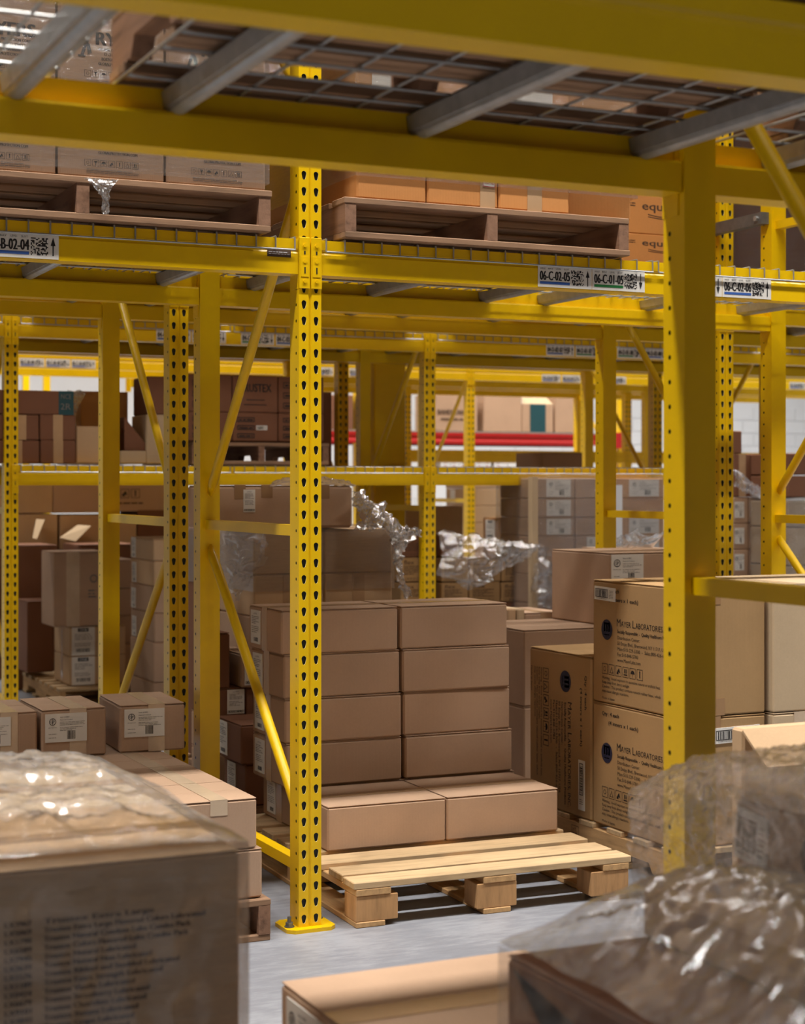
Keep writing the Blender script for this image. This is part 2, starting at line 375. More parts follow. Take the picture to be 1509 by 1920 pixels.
# ------------------------------------------------------------------ cartons
def carton(label, s0, s1, t0, t1, z0, z1, mat='card', group=None, rz=0.0, flaps=True, tape=None, tapem='tape', seam='x', pivot=(0, 0), name='cardboard_box', cat='box', gap=0.0015, tape_u=.5, tape_w=.055, soft=0.006, tape_drop=.3):
    """corrugated carton: body, two top flaps with a dark slit, optional tape over top and front"""
    w, d, h = s1 - s0, t1 - t0, z1 - z0
    r = random.Random(hash(label) % 9999 if False else sum(map(ord, label)))
    b = MB(); b.box(0, w, 0, d, 0, h - (0.004 if flaps else 0), 0, soft)
    o = link(name, b.mesh(name, M[mat]), None, (s0, t0, z0), rz)
    tag(o, label, cat, group)
    if flaps:
        for k in (0, 1):
            f = MB(); lift = r.uniform(0, .0015)
            if seam == 'x':
                y0, y1 = (0.001, d / 2 - gap) if k == 0 else (d / 2 + gap, d - .001); f.box(.001, w - .001, y0, y1, h - .0035 + lift, h + lift * .5, 0, .0015)
            else:
                x0, x1 = (0.001, w / 2 - gap) if k == 0 else (w / 2 + gap, w - .001); f.box(x0, x1, .001, d - .001, h - .0035 + lift, h + lift * .5, 0, .0015)
            link('flap', f.mesh('flap', M[mat]), o)
    D = (w, d, h)
    if tape == 'x' or tape == 'xl':      # tape along x on top, down left face
        t = MB(); c = d * tape_u; t.box(0, w, c - tape_w / 2, c + tape_w / 2, h + .001, h + .0018)
        t.box(-.0012, -.0002, c - tape_w / 2, c + tape_w / 2, h * (1 - tape_drop), h + .0018); link('tape', t.mesh('tape', M[tapem]), o)
    elif tape == 'y' or tape == 'yf':
        t = MB(); c = w * tape_u; t.box(c - tape_w / 2, c + tape_w / 2, 0, d, h + .001, h + .0018)
        t.box(c - tape_w / 2, c + tape_w / 2, -.0012, -.0002, h * (1 - tape_drop), h + .0018); link('tape', t.mesh('tape', M[tapem]), o)
    elif tape == 'front':
        t = MB(); c = w * tape_u; t.box(c - tape_w / 2, c + tape_w / 2, -.0014, -.0002, 0, h); link('tape', t.mesh('tape', M[tapem]), o)
    return o, D
def fbox(label, x0, x1, yt, yb, t, dep, mat='card', **kw):
    """carton from its front face seen at photo columns x0..x1, rows yt..yb (at the left corner) on plane t"""
    s0, z1 = P(x0, yt, t); _, z0 = P(x0, yb, t); s1 = PX(x1, t)
    return carton(label, s0, s1, t, t + dep, z0, z1, mat, **kw)

# ------------------------------------------------------------------ pallets
def board(parent, name, x0, x1, y0, y1, z0, z1, mat, jit=0.0, r=None):
    b = MB(); j = (lambda: r.uniform(-jit, jit)) if r and jit else (lambda: 0)
    b.box(x0 + j(), x1 + j(), y0 + j() * .6, y1 + j() * .6, z0, z1, 0, 0.0025)
    m = b.mesh(name, M[mat]); c = Vector(((x0 + x1) / 2, (y0 + y1) / 2, (z0 + z1) / 2)); m.transform(Matrix.Translation(-c))
    o = link(name, m, parent, c); return o
def block_pallet(label, s, t, w, d, rz=0, z=0.0, group=None):
    r = random.Random(int(s * 100 + t * 10)); e = empty('wooden_pallet', (s, t, z), rz); tag(e, label, 'pallet', group)
    for x in (0, w / 2 - .05, w - .1): board(e, 'bottom_board', x, x + .1, .0, d, 0, .018, 'wood_y')
    for x in (0, w / 2 - .0725, w - .145):
        for y in (0, d / 2 - .05, d - .1): board(e, 'block', x + (.0 if x < .1 else 0), x + .145, y + .003, y + .103, .018, .1, 'wood_z')
    for x in (0, w / 2 - .05, w - .1): board(e, 'stringer_board', x + (0 if x < .1 else .0), x + .12 if x < w - .2 else w, 0, d, .1, .122, 'wood_y')
    ys = [0, .125, .30, .47, .64, .81, .98, d - .1]
    for i, y in enumerate(ys):
        if y > d - .11 and i < len(ys) - 1: continue
        board(e, 'deck_board', -.004, w + .004, y, y + (.098 if i in (0, 7) else .118), .122, .144, 'wood', .006, r)
    return e
def stringer_pallet(label, s, t, w, d, z=0.0, rz=0, mats=('wood_d', 'wood_dy'), group=None, axis='y', nb=7, notch=True):
    """stringers run along y (or x if axis='x'); boards across"""
    r = random.Random(int(s * 91 + t * 17)); e = empty('wooden_pallet', (s, t, z), rz); tag(e, label, 'pallet', group)
    wd, sd = mats; H = .128
    def st(c):
        prof = [(0, .02), (d, .02), (d, .108), (0, .108)] if axis == 'y' else [(0, .02), (w, .02), (w, .108), (0, .108)]
        Ln = d if axis == 'y' else w
        if notch:
            prof = [(0, .02), (Ln * .13, .02), (Ln * .15, .055), (Ln * .35, .055), (Ln * .37, .02), (Ln * .63, .02), (Ln * .65, .055), (Ln * .85, .055), (Ln * .87, .02), (Ln, .02), (Ln, .108), (0, .108)]
        b = MB()
        if axis == 'y': b.extr(prof, 'x', c, c + .038)
        else: b.extr(prof, 'y', c, c + .038)
        link('stringer', b.mesh('stringer', M[sd]), e)
    W_ = w if axis == 'y' else d
    for c in (0, W_ / 2 - .019, W_ - .038): st(c)
    L_ = d if axis == 'y' else w
    for i in range(nb):
        y = i * (L_ - .1) / (nb - 1)
        if axis == 'y': board(e, 'deck_board', 0, w, y, y + .1, .108, H, wd, .006, r)
        else: board(e, 'deck_board', y, y + .1, 0, d, .108, H, sd, .006, r)
    for y in (0, L_ * .27, L_ / 2 - .05, L_ * .73 - .1, L_ - .1):
        if axis == 'y': board(e, 'bottom_board', 0, w, y, y + .1, 0, .02, wd, .006, r)
        else: board(e, 'bottom_board', y, y + .1, 0, d, 0, .02, sd, .006, r)
    return e

# ------------------------------------------------------------------ rack steelwork
PW = .076; PITCH = .0508; PH = 4.9
def hole_cell(m, u0, u1, v0, v1, hu, outline, fn, inner=None):
    """rectangle cell u0..u1, v0..v1 with a hole whose outline points are ccw around (hu)"""
    n = len(outline); pts = outline; cu = sum(p[0] for p in pts) / n; cv = sum(p[1] for p in pts) / n
    ring = []
    for (a, b) in pts:
        da, db = a - cu, b - cv; k = 1e9
        if da > 1e-9: k = min(k, (u1 - cu) / da)
        if da < -1e-9: k = min(k, (u0 - cu) / da)
        if db > 1e-9: k = min(k, (v1 - cv) / db)
        if db < -1e-9: k = min(k, (v0 - cv) / db)
        ring.append((cu + da * k, cv + db * k))
    corners = [(u1, v1), (u0, v1), (u0, v0), (u1, v0)]
    base = len(m.v)
    for p in pts: m.v.append(fn(*p))
    for p in ring: m.v.append(fn(*p))
    if inner:
        q0 = len(m.v)
        for p in pts: m.v.append(inner(*p))
        for i in range(n): m.f.append((base + i, base + (i + 1) % n, q0 + (i + 1) % n, q0 + i)); m.mi.append(2)
    for i in range(n):
        j = (i + 1) % n; a, b = ring[i], ring[j]
        ex = None
        if abs(a[0] - b[0]) > 1e-7 and abs(a[1] - b[1]) > 1e-7:
            for c in corners:
                if (abs(a[0] - c[0]) < 1e-6 or abs(a[1] - c[1]) < 1e-6) and (abs(b[0] - c[0]) < 1e-6 or abs(b[1] - c[1]) < 1e-6): ex = c
        if ex: m.v.append(fn(*ex)); m.f.append((base + i, base + n + i, len(m.v) - 1, base + n + j, base + j))
        else: m.f.append((base + i, base + n + i, base + n + j, base + j))
        m.mi.append(0)
def teardrop(cx, cy):
    o = []
    for i in range(9): a = -0.06 * pi + i * 1.12 * pi / 8; o.append((cx + .0082 * cos(a), cy + .005 + .0082 * sin(a)))
    for i in range(4): a = 1.06 * pi + i * .88 * pi / 3; o.append((cx + .0052 * cos(a), cy - .0098 + .0052 * sin(a)))
    return o
def circ(cx, cy, r, n=8): return [(cx + r * cos(2 * pi * i / n), cy + r * sin(2 * pi * i / n)) for i in range(n)]
_post = None
def post_mesh():
    """column, outer (teardrop) face at y=0 facing -y, centred on x, depth PW along +y"""
    global _post
    if _post: return _post
    m = MB(); n = int(PH / PITCH); h = PITCH; x0 = -PW / 2; g = .006
    for i in range(n):
        z = .012 + i * h
        for sx in (-1, 1):
            cx = sx * .0205; a, b = (x0, -g) if sx < 0 else (g, -x0)
            hole_cell(m, a, b, z, z + h, cx, teardrop(cx, z + h / 2), lambda u, v: (u, 0, v), lambda u, v: (u, .003, v))
            # side with its small hole near the outer face
            X = sx * PW / 2
            hole_cell(m, 0, .045, z, z + h, .02, circ(.0225, z + h * .1 + .02, .0052), lambda u, v, X=X: (X, u, v))
    zt = .012 + n * h
    for q in (-1, 1): m.quad((q * PW / 2, .045, .012), (q * PW / 2, PW, .012), (q * PW / 2, PW, zt), (q * PW / 2, .045, zt))
    m.quad((-g, 0, .012), (-.002, .004, .012), (-.002, .004, zt), (-g, 0, zt)); m.quad((-.002, .004, .012), (.002, .004, .012), (.002, .004, zt), (-.002, .004, zt)); m.quad((.002, .004, .012), (g, 0, .012), (g, 0, zt), (.002, .004, zt))
    m.quad((-PW / 2, PW, .012), (PW / 2, PW, .012), (PW / 2, PW, zt), (-PW / 2, PW, zt)); m.quad((-PW / 2, 0, zt), (PW / 2, 0, zt), (PW / 2, PW, zt), (-PW / 2, PW, zt))
    i_ = .0025; a_ = PW / 2 - i_       # black liner added so the holes show shade inside the column
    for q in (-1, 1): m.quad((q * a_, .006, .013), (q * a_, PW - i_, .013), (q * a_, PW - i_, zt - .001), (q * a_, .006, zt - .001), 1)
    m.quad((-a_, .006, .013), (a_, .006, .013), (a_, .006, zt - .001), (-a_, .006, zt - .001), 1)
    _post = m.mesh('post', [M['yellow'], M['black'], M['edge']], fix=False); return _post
_plate = None
def base_plate_mesh():
    global _plate
    if _plate: return _plate
    m = MB(); a, b, c = .082, .066, .022
    pts = [(-a + c, -.03), (a - c, -.03), (a, -.03 + c), (a, .115 - c), (a - c, .115), (-a + c, .115), (-a, .115 - c), (-a, -.03 + c)]
    m.extr(pts, 'z', 0, .012); _plate = m.mesh('base_plate', M['yellow']); return _plate
def bolt_mesh():
    m = MB()
    for (r, z0, z1, n) in ((.016, .012, .015, 14), (.0125, .015, .027, 6), (.0065, .027, .045, 10)):
        m.extr([(r * cos(2 * pi * i / n), r * sin(2 * pi * i / n)) for i in range(n)], 'z', z0, z1)
    return m.mesh('anchor_bolt', M['dsteel'])
_bolt = bolt_mesh()
def brace(parent, y0, z0, y1, z1, flat=False):
    m = MB(); a, b = Vector((0, y0, z0)), Vector((0, y1, z1)); d = (b - a).normalized(); n = Vector((0, -d.z, d.y)); L0 = (b - a).length
    if flat:
        w, k = .0175, .019
        prof = [(-k, -w), (k, -w), (k, w), (-k, w)]
        for (pa, pb) in ((a, b),):
            n0 = len(m.v)
            for p in (pa, pb):
                for (x, q) in prof: m.v.append(tuple(p + n * q + Vector((x, 0, 0))))
            for i in range(4): j = (i + 1) % 4; m.f.append((n0 + i, n0 + j, n0 + 4 + j, n0 + 4 + i)); m.mi.append(0)
            m.f += [(n0, n0 + 1, n0 + 2, n0 + 3), (n0 + 4, n0 + 5, n0 + 6, n0 + 7)]; m.mi += [0, 0]
    else:       # round tube flattened into wide ends
        secs = [(0, .036, .004), (.05, .03, .010), (.11, .019, .017), (L0 - .11, .019, .017), (L0 - .05, .03, .010), (L0, .036, .004)]
        K = 12; n0 = len(m.v)
        for (l, rn, rx) in secs:
            p = a + d * l
            for i in range(K):
                an = 2 * pi * i / K; m.v.append(tuple(p + n * rn * .95 * cos(an) * (.55 if rn > .02 else 1) + Vector((rx * sin(an) + 0 * rn, 0, 0)) * (1 if rn <= .02 else 1.9)))
        for q in range(len(secs) - 1):
            for i in range(K):
                j = (i + 1) % K; m.f.append((n0 + q * K + i, n0 + q * K + j, n0 + (q + 1) * K + j, n0 + (q + 1) * K + i)); m.mi.append(0)
        m.f += [tuple(range(n0, n0 + K)), tuple(range(n0 + 5 * K, n0 + 6 * K))]; m.mi += [0, 0]
    o = link('brace', m.mesh('brace', M['yellow'], smooth=not flat), parent); return o
def frame(s, tf, tr, label, vertex='rear', zoff=0.0, group=None):
    e = empty('rack_upright_frame', (s, tf, 0)); tag(e, label, 'rack frame', group); D = tr - tf
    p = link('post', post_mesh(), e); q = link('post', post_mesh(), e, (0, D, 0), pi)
    for (y, rz) in ((0, 0), (D, pi)):
        b = link('base_plate', base_plate_mesh(), e, (0, y, 0), rz)
        for bx, by in ((-.062, .02), (.062, .085)): link('anchor_bolt', _bolt, b, (bx, by, 0))
    a, c = PW, D - PW
    for z in (.19, 1.255, 2.52): brace(e, a, z + zoff, c, z + zoff, True)
    if vertex == 'rear': lo, hi = a, c
    else: lo, hi = c, a
    brace(e, lo, .33 + zoff, hi, 1.17 + zoff); brace(e, hi, 1.37 + zoff, lo, 2.38 + zoff); brace(e, lo, 2.63 + zoff, hi, 3.55 + zoff)
    return e
BEAM_H = .11
def beam_parts(e, L0, o_dir, top, mat='yellow', conn=True):
    """beam along local x 0..L0; outer face at y=0, body towards +y (o_dir=1) or -y (-1)"""
    k = o_dir; H = BEAM_H
    pr = [(0, -H), (.07, -H), (.07, -.052), (.068, -.046), (.041, -.046), (.041, 0), (0, 0), (0, -.03), (.0035, -.036), (.0035, -.04), (0, -.046)]
    m = MB(); m.extr([(y * k, z) for y, z in pr], 'x', 0.002, L0 - .002); link('beam', m.mesh('beam', M[mat]), e, (0, 0, top))
    if conn:
        for side in (0, 1):
            c = MB(); x0, x1 = (-.036, .0) if side == 0 else (L0, L0 + .036)
            c.box(x0, x1, -.006 * k if k > 0 else .002, -.002 * k if k > 0 else .006, -.155, .006, 0, .0015)
            xs = 0 if side == 0 else L0
            c.box(xs - .002, xs + .002, min(0, .055 * k), max(0, .055 * k), -.155, .004)
            q = link('connector', c.mesh('connector', M[mat]), e, (0, 0, top))
            rv = MB(); cx = (x0 + x1) / 2
            for z in (-.02, -.07, -.132):
                rv.extr([(cx + .006 * cos(2 * pi * i / 8), z + .006 * sin(2 * pi * i / 8)) for i in range(8)], 'y', -.006 * k, -.0095 * k)
            rv.box(cx - .013, cx + .013, min(-.006 * k, -.0075 * k), max(-.006 * k, -.0075 * k), -.118, -.055)
            link('rivet', rv.mesh('rivet', M[mat]), q)
            sl = MB(); sl.box(cx - .002, cx + .002, min(-.0078 * k, -.0082 * k), max(-.0078 * k, -.0082 * k), -.108, -.088); sl.box(cx - .0025, cx + .0025, min(-.006 * k, -.0065 * k), max(-.006 * k, -.0065 * k), -.048, -.037)
            link('slot', sl.mesh('slot', M['black']), q)
def rack_beam(s0, s1, t, top, label, o_dir=1, group='load beams of the yellow racks', mat='yellow'):
    e = empty('rack_beam', (s0, t, 0)); tag(e, label, 'rack beam', group if group else None)
    beam_parts(e, s1 - s0, o_dir, top, mat); return e
def slot_label(beam, t, top, x0, x1, txt, up=True, colr=1, seed=0, coarse=False, z0=None, z1=None, w=None):
    s0 = PX(x0, t - .006); s1 = PX(x1, t - .006) if w is None else s0 + w
    h = (s1 - s0) * .34; zz = top - .053 - h * .5 if z0 is None else z0
    u = s0 - beam.location.x
    b = MB(); b.box(0, s1 - s0, -.0008, 0, 0, h); T = Matrix.Translation((u, -.0004, zz))
    m = b.mesh('slot_label', M['paper']); m.transform(T); o = link('slot_label', m, beam)
    put_print(art_slot(s1 - s0, h, txt, up, colr, seed, coarse), 'print', o, T @ face_m(None, 'front', (1, 1, 1)), .0012)
    return o
def deck(s0, s1, tf, tr, top, label, chans=None, waterfall=(True, True), fine=.0635, cross=.102, group='wire decks of the yellow racks', wr=.0028):
    """welded wire deck with support channels, waterfall lips over both beams"""
    e = empty('wire_deck', (s0, tf, top)); tag(e, label, 'wire deck', group); w, d = s1 - s0, tr - tf
    m = MB(); n = max(2, round(w / fine)); zt = .004
    for i in range(n + 1):
        x = i * w / n; y0, y1 = -.004, d + .004
        m.tube((x, y0, zt), (x, y1, zt), wr, 5)
        if waterfall[0]: m.tube((x, y0 - .001, zt), (x, y0 - .001, -.036), wr, 5)
        if waterfall[1]: m.tube((x, y1 + .001, zt), (x, y1 + .001, -.036), wr, 5)
    k = max(2, round(d / cross))
    for j in range(k + 1): m.tube((0, .012 + j * (d - .024) / k, zt - .005), (w, .012 + j * (d - .024) / k, zt - .005), wr, 5)
    if waterfall[0]: m.tube((0, -.009, -.036), (w, -.009, -.036), wr, 5)
    if waterfall[1]: m.tube((0, d + .009, -.036), (w, d + .009, -.036), wr, 5)
    o = link('wire_mesh', m.mesh('wire_mesh', M['steel'], fix=False), e); o['kind'] = 'stuff'
    if chans is None: chans = [w * .1, w * .5, w * .9]
    for c in chans:
        q = MB(); r = .021      # inverted U channel with rounded bottom
        pr = [(-.024, -.006), (-.02, -.036)] + [(.017 * cos(pi + pi * i / 6), -.036 + .014 * sin(pi + pi * i / 6)) for i in range(7)] + [(.02, -.036), (.024, -.006)]
        q.extr([(c + a, b) for a, b in pr], 'y', .043, d - .043); link('support_channel', q.mesh('support_channel', M['steel']), e)
    return e

# ------------------------------------------------------------------ film helpers
def crumple(name, label, rows, nu=60, nv=40, amp=.01, sc=9, mat='film', seed=0, ridged=True, cat='plastic film', group=None):
    """sheet through a grid of 3-D control points, bicubic-ish interpolation plus creases"""
    R, Cn = len(rows), len(rows[0]); off = Vector((seed * 7.3, seed * 3.1, seed * 1.7))
    def cr(p0, p1, p2, p3, t): return .5 * ((2 * p1) + (-p0 + p2) * t + (2 * p0 - 5 * p1 + 4 * p2 - p3) * t * t + (-p0 + 3 * p1 - 3 * p2 + p3) * t ** 3)
    def at(row, u):
        x = u * (len(row) - 1); i = min(int(x), len(row) - 2); t = x - i; g = lambda k: Vector(row[max(0, min(len(row) - 1, k))])
        return cr(g(i - 1), g(i), g(i + 1), g(i + 2), t)
    vs = []
    for j in range(nv + 1):
        for i in range(nu + 1):
            u, v = i / nu, j / nv; col_ = [at(r_, u) for r_ in rows]; p = at(col_, v)
            q = p * sc + off
            if ridged:
                a = 1 - abs(noise.noise(q)) * 2; b = 1 - abs(noise.noise(q * 2.3 + Vector((5, 1, 2)))) * 2; c = noise.noise(q * 5.1)
                dsp = Vector((a - .6, b - .6, a * b - .3)) * amp + Vector((c, -c, c)) * amp * .35
            else: dsp = Vector((noise.noise(q), noise.noise(q + Vector((9, 9, 9))), noise.noise(q + Vector((3, 7, 1))))) * amp * 1.6
            vs.append(p + dsp)
    fs = [(j * (nu + 1) + i, j * (nu + 1) + i + 1, (j + 1) * (nu + 1) + i + 1, (j + 1) * (nu + 1) + i) for j in range(nv) for i in range(nu)]
    m = bpy.data.meshes.new(name); m.from_pydata([tuple(v) for v in vs], [], fs); m.materials.append(M[mat]); m.polygons.foreach_set('use_smooth', [True] * len(fs)); m.update()
    o = link(name, m); return tag(o, label, cat, group)
def wrap_hull(name, label, s0, s1, t0, t1, z0, z1, rz=0, amp=.004, mat='film_tight', top=True, g=.006, seed=0, sc=10, res=.03, bulge=0.0, group=None, ztop_fn=None):
    """film pulled round a stack: a slightly puckered shell a few millimetres off the cartons"""
    m = MB(); w, d, h = s1 - s0, t1 - t0, z1 - z0
    def sheet(o, u, v, lu, lv, mi=0):
        nu, nv = max(2, int(lu / res)), max(2, int(lv / res)); n0 = len(m.v); nn = u.cross(v)
        for j in range(nv + 1):
            for i in range(nu + 1):
                a, b = i / nu, j / nv; p = o + u * lu * a + v * lv * b; q = Vector((p.x * sc, p.y * sc, p.z * sc * (2.5 if mat == 'film_tight' else 1))) + Vector((seed, seed * 2, 0))
                e_ = min(1, min(a, 1 - a, b, 1 - b) * 8); dd = ((1 - abs(noise.noise(q)) * 2) * amp + ((1 - abs(noise.noise(q * 2.7)) * 2) * amp * .7 * (1 if nn.z > .5 else .25) if mat == 'film_soft' else 0)) * e_ + bulge * (sin(pi * a) * sin(pi * b)) ** .5
                if ztop_fn and nn.z > .5: dd += ztop_fn(a, b)
                m.v.append(tuple(p + nn * max(dd, -g * .6)))
        for j in range(nv):
            for i in range(nu): m.f.append((n0 + j * (nu + 1) + i, n0 + j * (nu + 1) + i + 1, n0 + (j + 1) * (nu + 1) + i + 1, n0 + (j + 1) * (nu + 1) + i)); m.mi.append(mi)
    X, Y, Z = Vector((1, 0, 0)), Vector((0, 1, 0)), Vector((0, 0, 1))
    sheet(Vector((-g, -g, 0)), X, Z, w + 2 * g, h + g); sheet(Vector((-g, d + g, 0)), -Y, Z, d + 2 * g, h + g)
    sheet(Vector((w + g, -g, 0)), Y, Z, d + 2 * g, h + g); sheet(Vector((w + g, d + g, 0)), -X, Z, w + 2 * g, h + g)
    if top: sheet(Vector((-g, -g, h + g)), X, Y, w + 2 * g, d + 2 * g, 1)
    o = link(name, m.mesh(name, [M['film_side'] if mat == 'film_soft' else M[mat], M[mat]], fix=False), None, (s0, t0, z0), rz)
    o.data.polygons.foreach_set('use_smooth', [True] * len(o.data.polygons)); return tag(o, label, 'plastic film', group)

#==STRUCT
# ================================================================== the building
def struct(name, m, mat): o = link(name, m.mesh(name, M[mat])); o['kind'] = 'structure'; return o
X0, X1, Y0, Y1, ZC = -8.0, 17.5, -3.6, 21.6, 7.4
m = MB(); m.box(X0, X1, Y0, Y1, -.15, 0); struct('floor', m, 'floor')
m = MB(); m.box(X0, X1, Y0, Y1, ZC, ZC + .2); struct('ceiling', m, 'roofp')
m = MB(); m.box(X0, X1, Y1, Y1 + .2, 0, ZC)
wb = struct('wall_back', m, 'wallp')
m = MB(); m.box(X0 - .2, X0, Y0, Y1, 0, ZC); struct('wall_left', m, 'wallg')
m = MB(); m.box(X1, X1 + .2, Y0, Y1, 0, ZC); struct('wall_right', m, 'wallp')
m = MB(); m.box(X0, X1, Y0 - .2, Y0, 0, ZC); struct('wall_front', m, 'wallg')
# block courses of the far wall, where it shows between the racks
bm_ = MB(); bm_.box(0, .394, -.012, 0, 0, .194, 0, .004); blk = bm_.mesh('block', M['wallp'])
cnt = 0
for j in range(5, 13):
    for i in range(28):
        x = 9.6 + i * .4 + (.2 if j % 2 else 0)
        if x < X1 - .4: o = link('block', blk, wb, (x, Y1, j * .2 + .003)); cnt += 1
#==RACKS
# ================================================================== racks
BAY = 2.567; S0 = 1.980
T1, T2, T3, T4, T5, T6 = 4.965, 6.336, 9.411, 10.782, 13.857, 15.228; FD = 1.067
# uprights
frame(2.003, 2.007, 2.957, 'nearest yellow upright frame at the right, its wide post face in shade', 'front', -.06)
frame(S0, T1, T1 + FD, 'yellow upright frame with the bolted foot beside the light block pallet')
frame(S0 + BAY, T1, T1 + FD, 'yellow upright frame behind the wide shaded post, grey spacer bolted to it high up')
frame(S0, T2, T2 + FD, 'shaded yellow upright frame just left of the one with the foot plate', 'front')
frame(S0 + BAY, T2, T2 + FD, 'shaded yellow upright frame above the big carton with round logo', 'front')
frame(S0, T3, T3 + FD, 'sunny yellow upright frame at the left edge of the photo')
frame(S0 + BAY, T3, T3 + FD, 'slim yellow upright frame in the middle distance, over the torn film')
frame(S0 + 2 * BAY, T3, T3 + FD, 'far yellow upright frame seen left of the shaded right-hand post')
frame(S0, T4, T4 + FD, 'far yellow upright frame behind the leftmost frame', 'front')
frame(S0 + BAY, T4, T4 + FD, 'dim far upright frame just right of the main post, in front of the column', 'front')
frame(S0 + 2 * BAY, T4, T4 + FD, 'dim far upright frame right of the red beam end', 'front')
frame(S0 + BAY, T5, T5 + FD, 'distant yellow upright frame behind the brown cartons on the left')
frame(S0 + 2 * BAY, T5, T5 + FD, 'distant yellow upright frame in front of the red beam')
frame(S0 + 3 * BAY, T5, T5 + FD, 'distant yellow upright frame at the far right, before the white wall')
frame(S0 + 2 * BAY, T6, T6 + FD, 'distant shaded upright frame beside the red beam end', 'front')
frame(S0 + 3 * BAY, T6, T6 + FD, 'most distant yellow upright frame on the right against the white wall', 'front')
h = PW / 2
def row(nm, k0, k1, tf, tr, top, s_first=S0, bay=BAY, word='upper', dk=True, rear=True, zones=None, dks=(True, True)):
    bs = {}
    for k in range(k0, k1):
        a, b = s_first + k * bay + h, s_first + (k + 1) * bay - h
        w_ = zones[k] if zones else nm
        bs[k] = rack_beam(a, b, tf, top, '%s, front load beam, %s level' % (w_, word), 1, None)
        if rear: bs[(k, 'r')] = rack_beam(a, b, tr, top, '%s, rear load beam, %s level' % (w_, word), -1, None)
        if dk:
            mid = (a + b) / 2
            deck(a + .015, mid - .012, tf, tr, top, '%s, left wire deck, %s level' % (w_, word), group=None)
            deck(mid + .012, b - .015, tf, tr, top, '%s, right wire deck, %s level' % (w_, word), group=None)
    return bs
# row 0 (we look through it)
a0, b0 = 2.003 - BAY + h, 2.003 - h
Z0T = 2.105
rack_beam(a0, b0, 2.007, Z0T, 'nearest yellow load beam crossing the very top of the photo', 1, None)
rack_beam(a0, b0, 2.957, Z0T, 'near yellow load beam sloping across the upper part, below the grey channels', -1, None)
rack_beam(2.003 + h, 2.003 + h + BAY - PW, 2.957, Z0T, 'near yellow load beam continuing right of the wide shaded post', -1, None)
rack_beam(2.003 + h, 2.003 + h + BAY - PW, 2.007, Z0T, 'near yellow front beam right of the wide shaded post', 1, None)
deck(a0 + .3, .678, 2.007, 2.957, Z0T, 'wire deck at the top left corner, nothing standing on its edge', [.35, .862 - .02], (False, False), group=None, fine=.116, cross=.105, wr=.003)
deck(.797, b0 - .01, 2.007, 2.957, Z0T, 'wire deck overhead under a dark pallet, three grey channels', [.105, .585, 1.08], (False, False), group=None, fine=.116, cross=.105, wr=.003)
deck(2.003 + h + .02, 2.003 + h + 1.2, 2.007, 2.957, Z0T, 'wire deck at the upper right edge beyond the shaded post', [.14, .62, 1.1], (False, False), group=None, fine=.116, cross=.105, wr=.003)
ZN = {-1: 'bay left of the foot-plate post', 0: 'bay over the light block pallet'}
R1 = row('near row', -1, 1, T1, T1 + FD, 2.172, zones={-1: 'near row, bay left of the foot-plate post', 0: 'near row, bay over the light block pallet'})
R1b = rack_beam(S0 + BAY + h, S0 + 2 * BAY - h, T1, 2.172, 'near row, short stretch of front beam at the right edge', 1, None)
R2 = row('second row', -1, 2, T2, T2 + FD, 2.245, zones={-1: 'second row, left bay', 0: 'second row, middle bay', 1: 'second row, right bay'})
R3 = row('third row', -1, 3, T3, T3 + FD, 2.330, zones={-1: 'third row, cut-off left bay', 0: 'third row, left bay', 1: 'third row, middle bay', 2: 'third row, right bay'})
R3l = row('third row', 0, 2, T3, T3 + FD, 1.508, word='lower', zones={0: 'third row, left bay', 1: 'third row, middle bay'})
R4 = row('fourth row', 0, 3, T4, T4 + FD, 2.420, dk=False, zones={0: 'fourth row, left bay', 1: 'fourth row, middle bay', 2: 'fourth row, right bay'})
R4l = row('fourth row', 0, 2, T4, T4 + FD, 1.508, word='lower', zones={0: 'fourth row, left bay', 1: 'fourth row, middle bay'})
R5 = row('fifth row', 0, 4, T5, T5 + FD, 2.470, dk=False, zones={0: 'fifth row, left bay', 1: 'fifth row, middle bay', 2: 'fifth row, right bay', 3: 'fifth row, far right bay'})
R6 = row('sixth row', 1, 4, T6, T6 + FD, 2.470, dk=False, zones={1: 'sixth row, middle bay', 2: 'sixth row, right bay', 3: 'sixth row, far right bay'})
R6l = row('sixth row', 2, 4, T6, T6 + FD, 1.75, word='lower', dk=False, zones={2: 'sixth row, right bay', 3: 'sixth row, far right bay'})
# slot labels
def sl(beam, t, top, x_right=None, x_left=None, txt='', up=True, colr=1, seed=0, w=.212, coarse=False):
    s1 = PX(x_right, t) if x_right is not None else PX(x_left, t) + w
    s0 = s1 - w; u = s0 - beam.location.x; hh = w * .345; zz = top - .0385 - hh + (.004)
    b = MB(); b.box(0, w, -.0008, 0, 0, hh); T = Matrix.Translation((u, -.0004, zz)); me = b.mesh('slot_label', M['paper']); me.transform(T)
    o = link('slot_label', me, beam); o['label'] = 'white location label reading %s' % txt
    put_print(art_slot(w, hh, txt, up, colr, seed, coarse), 'print', o, T @ face_m(None, 'front', (1, 1, 1)), .0014 if not coarse else .003)
sl(R1[-1], T1, 2.172, 110, None, '06-B-02-04', True, 1, 3)
sl(R1[0], T1, 2.172, None, 1008, '06-C-02-05', True, 1, 5, .21); sl(R1[0], T1, 2.172, None, 1110, '06-C-01-05', False, 2, 6, .21)
sl(R1[0], T1, 2.172, 1353, None, '06-C-01-06', False, 2, 7, .21); sl(R1[0], T1, 2.172, None, 1354, '06-C-02-06', True, 1, 8, .21)
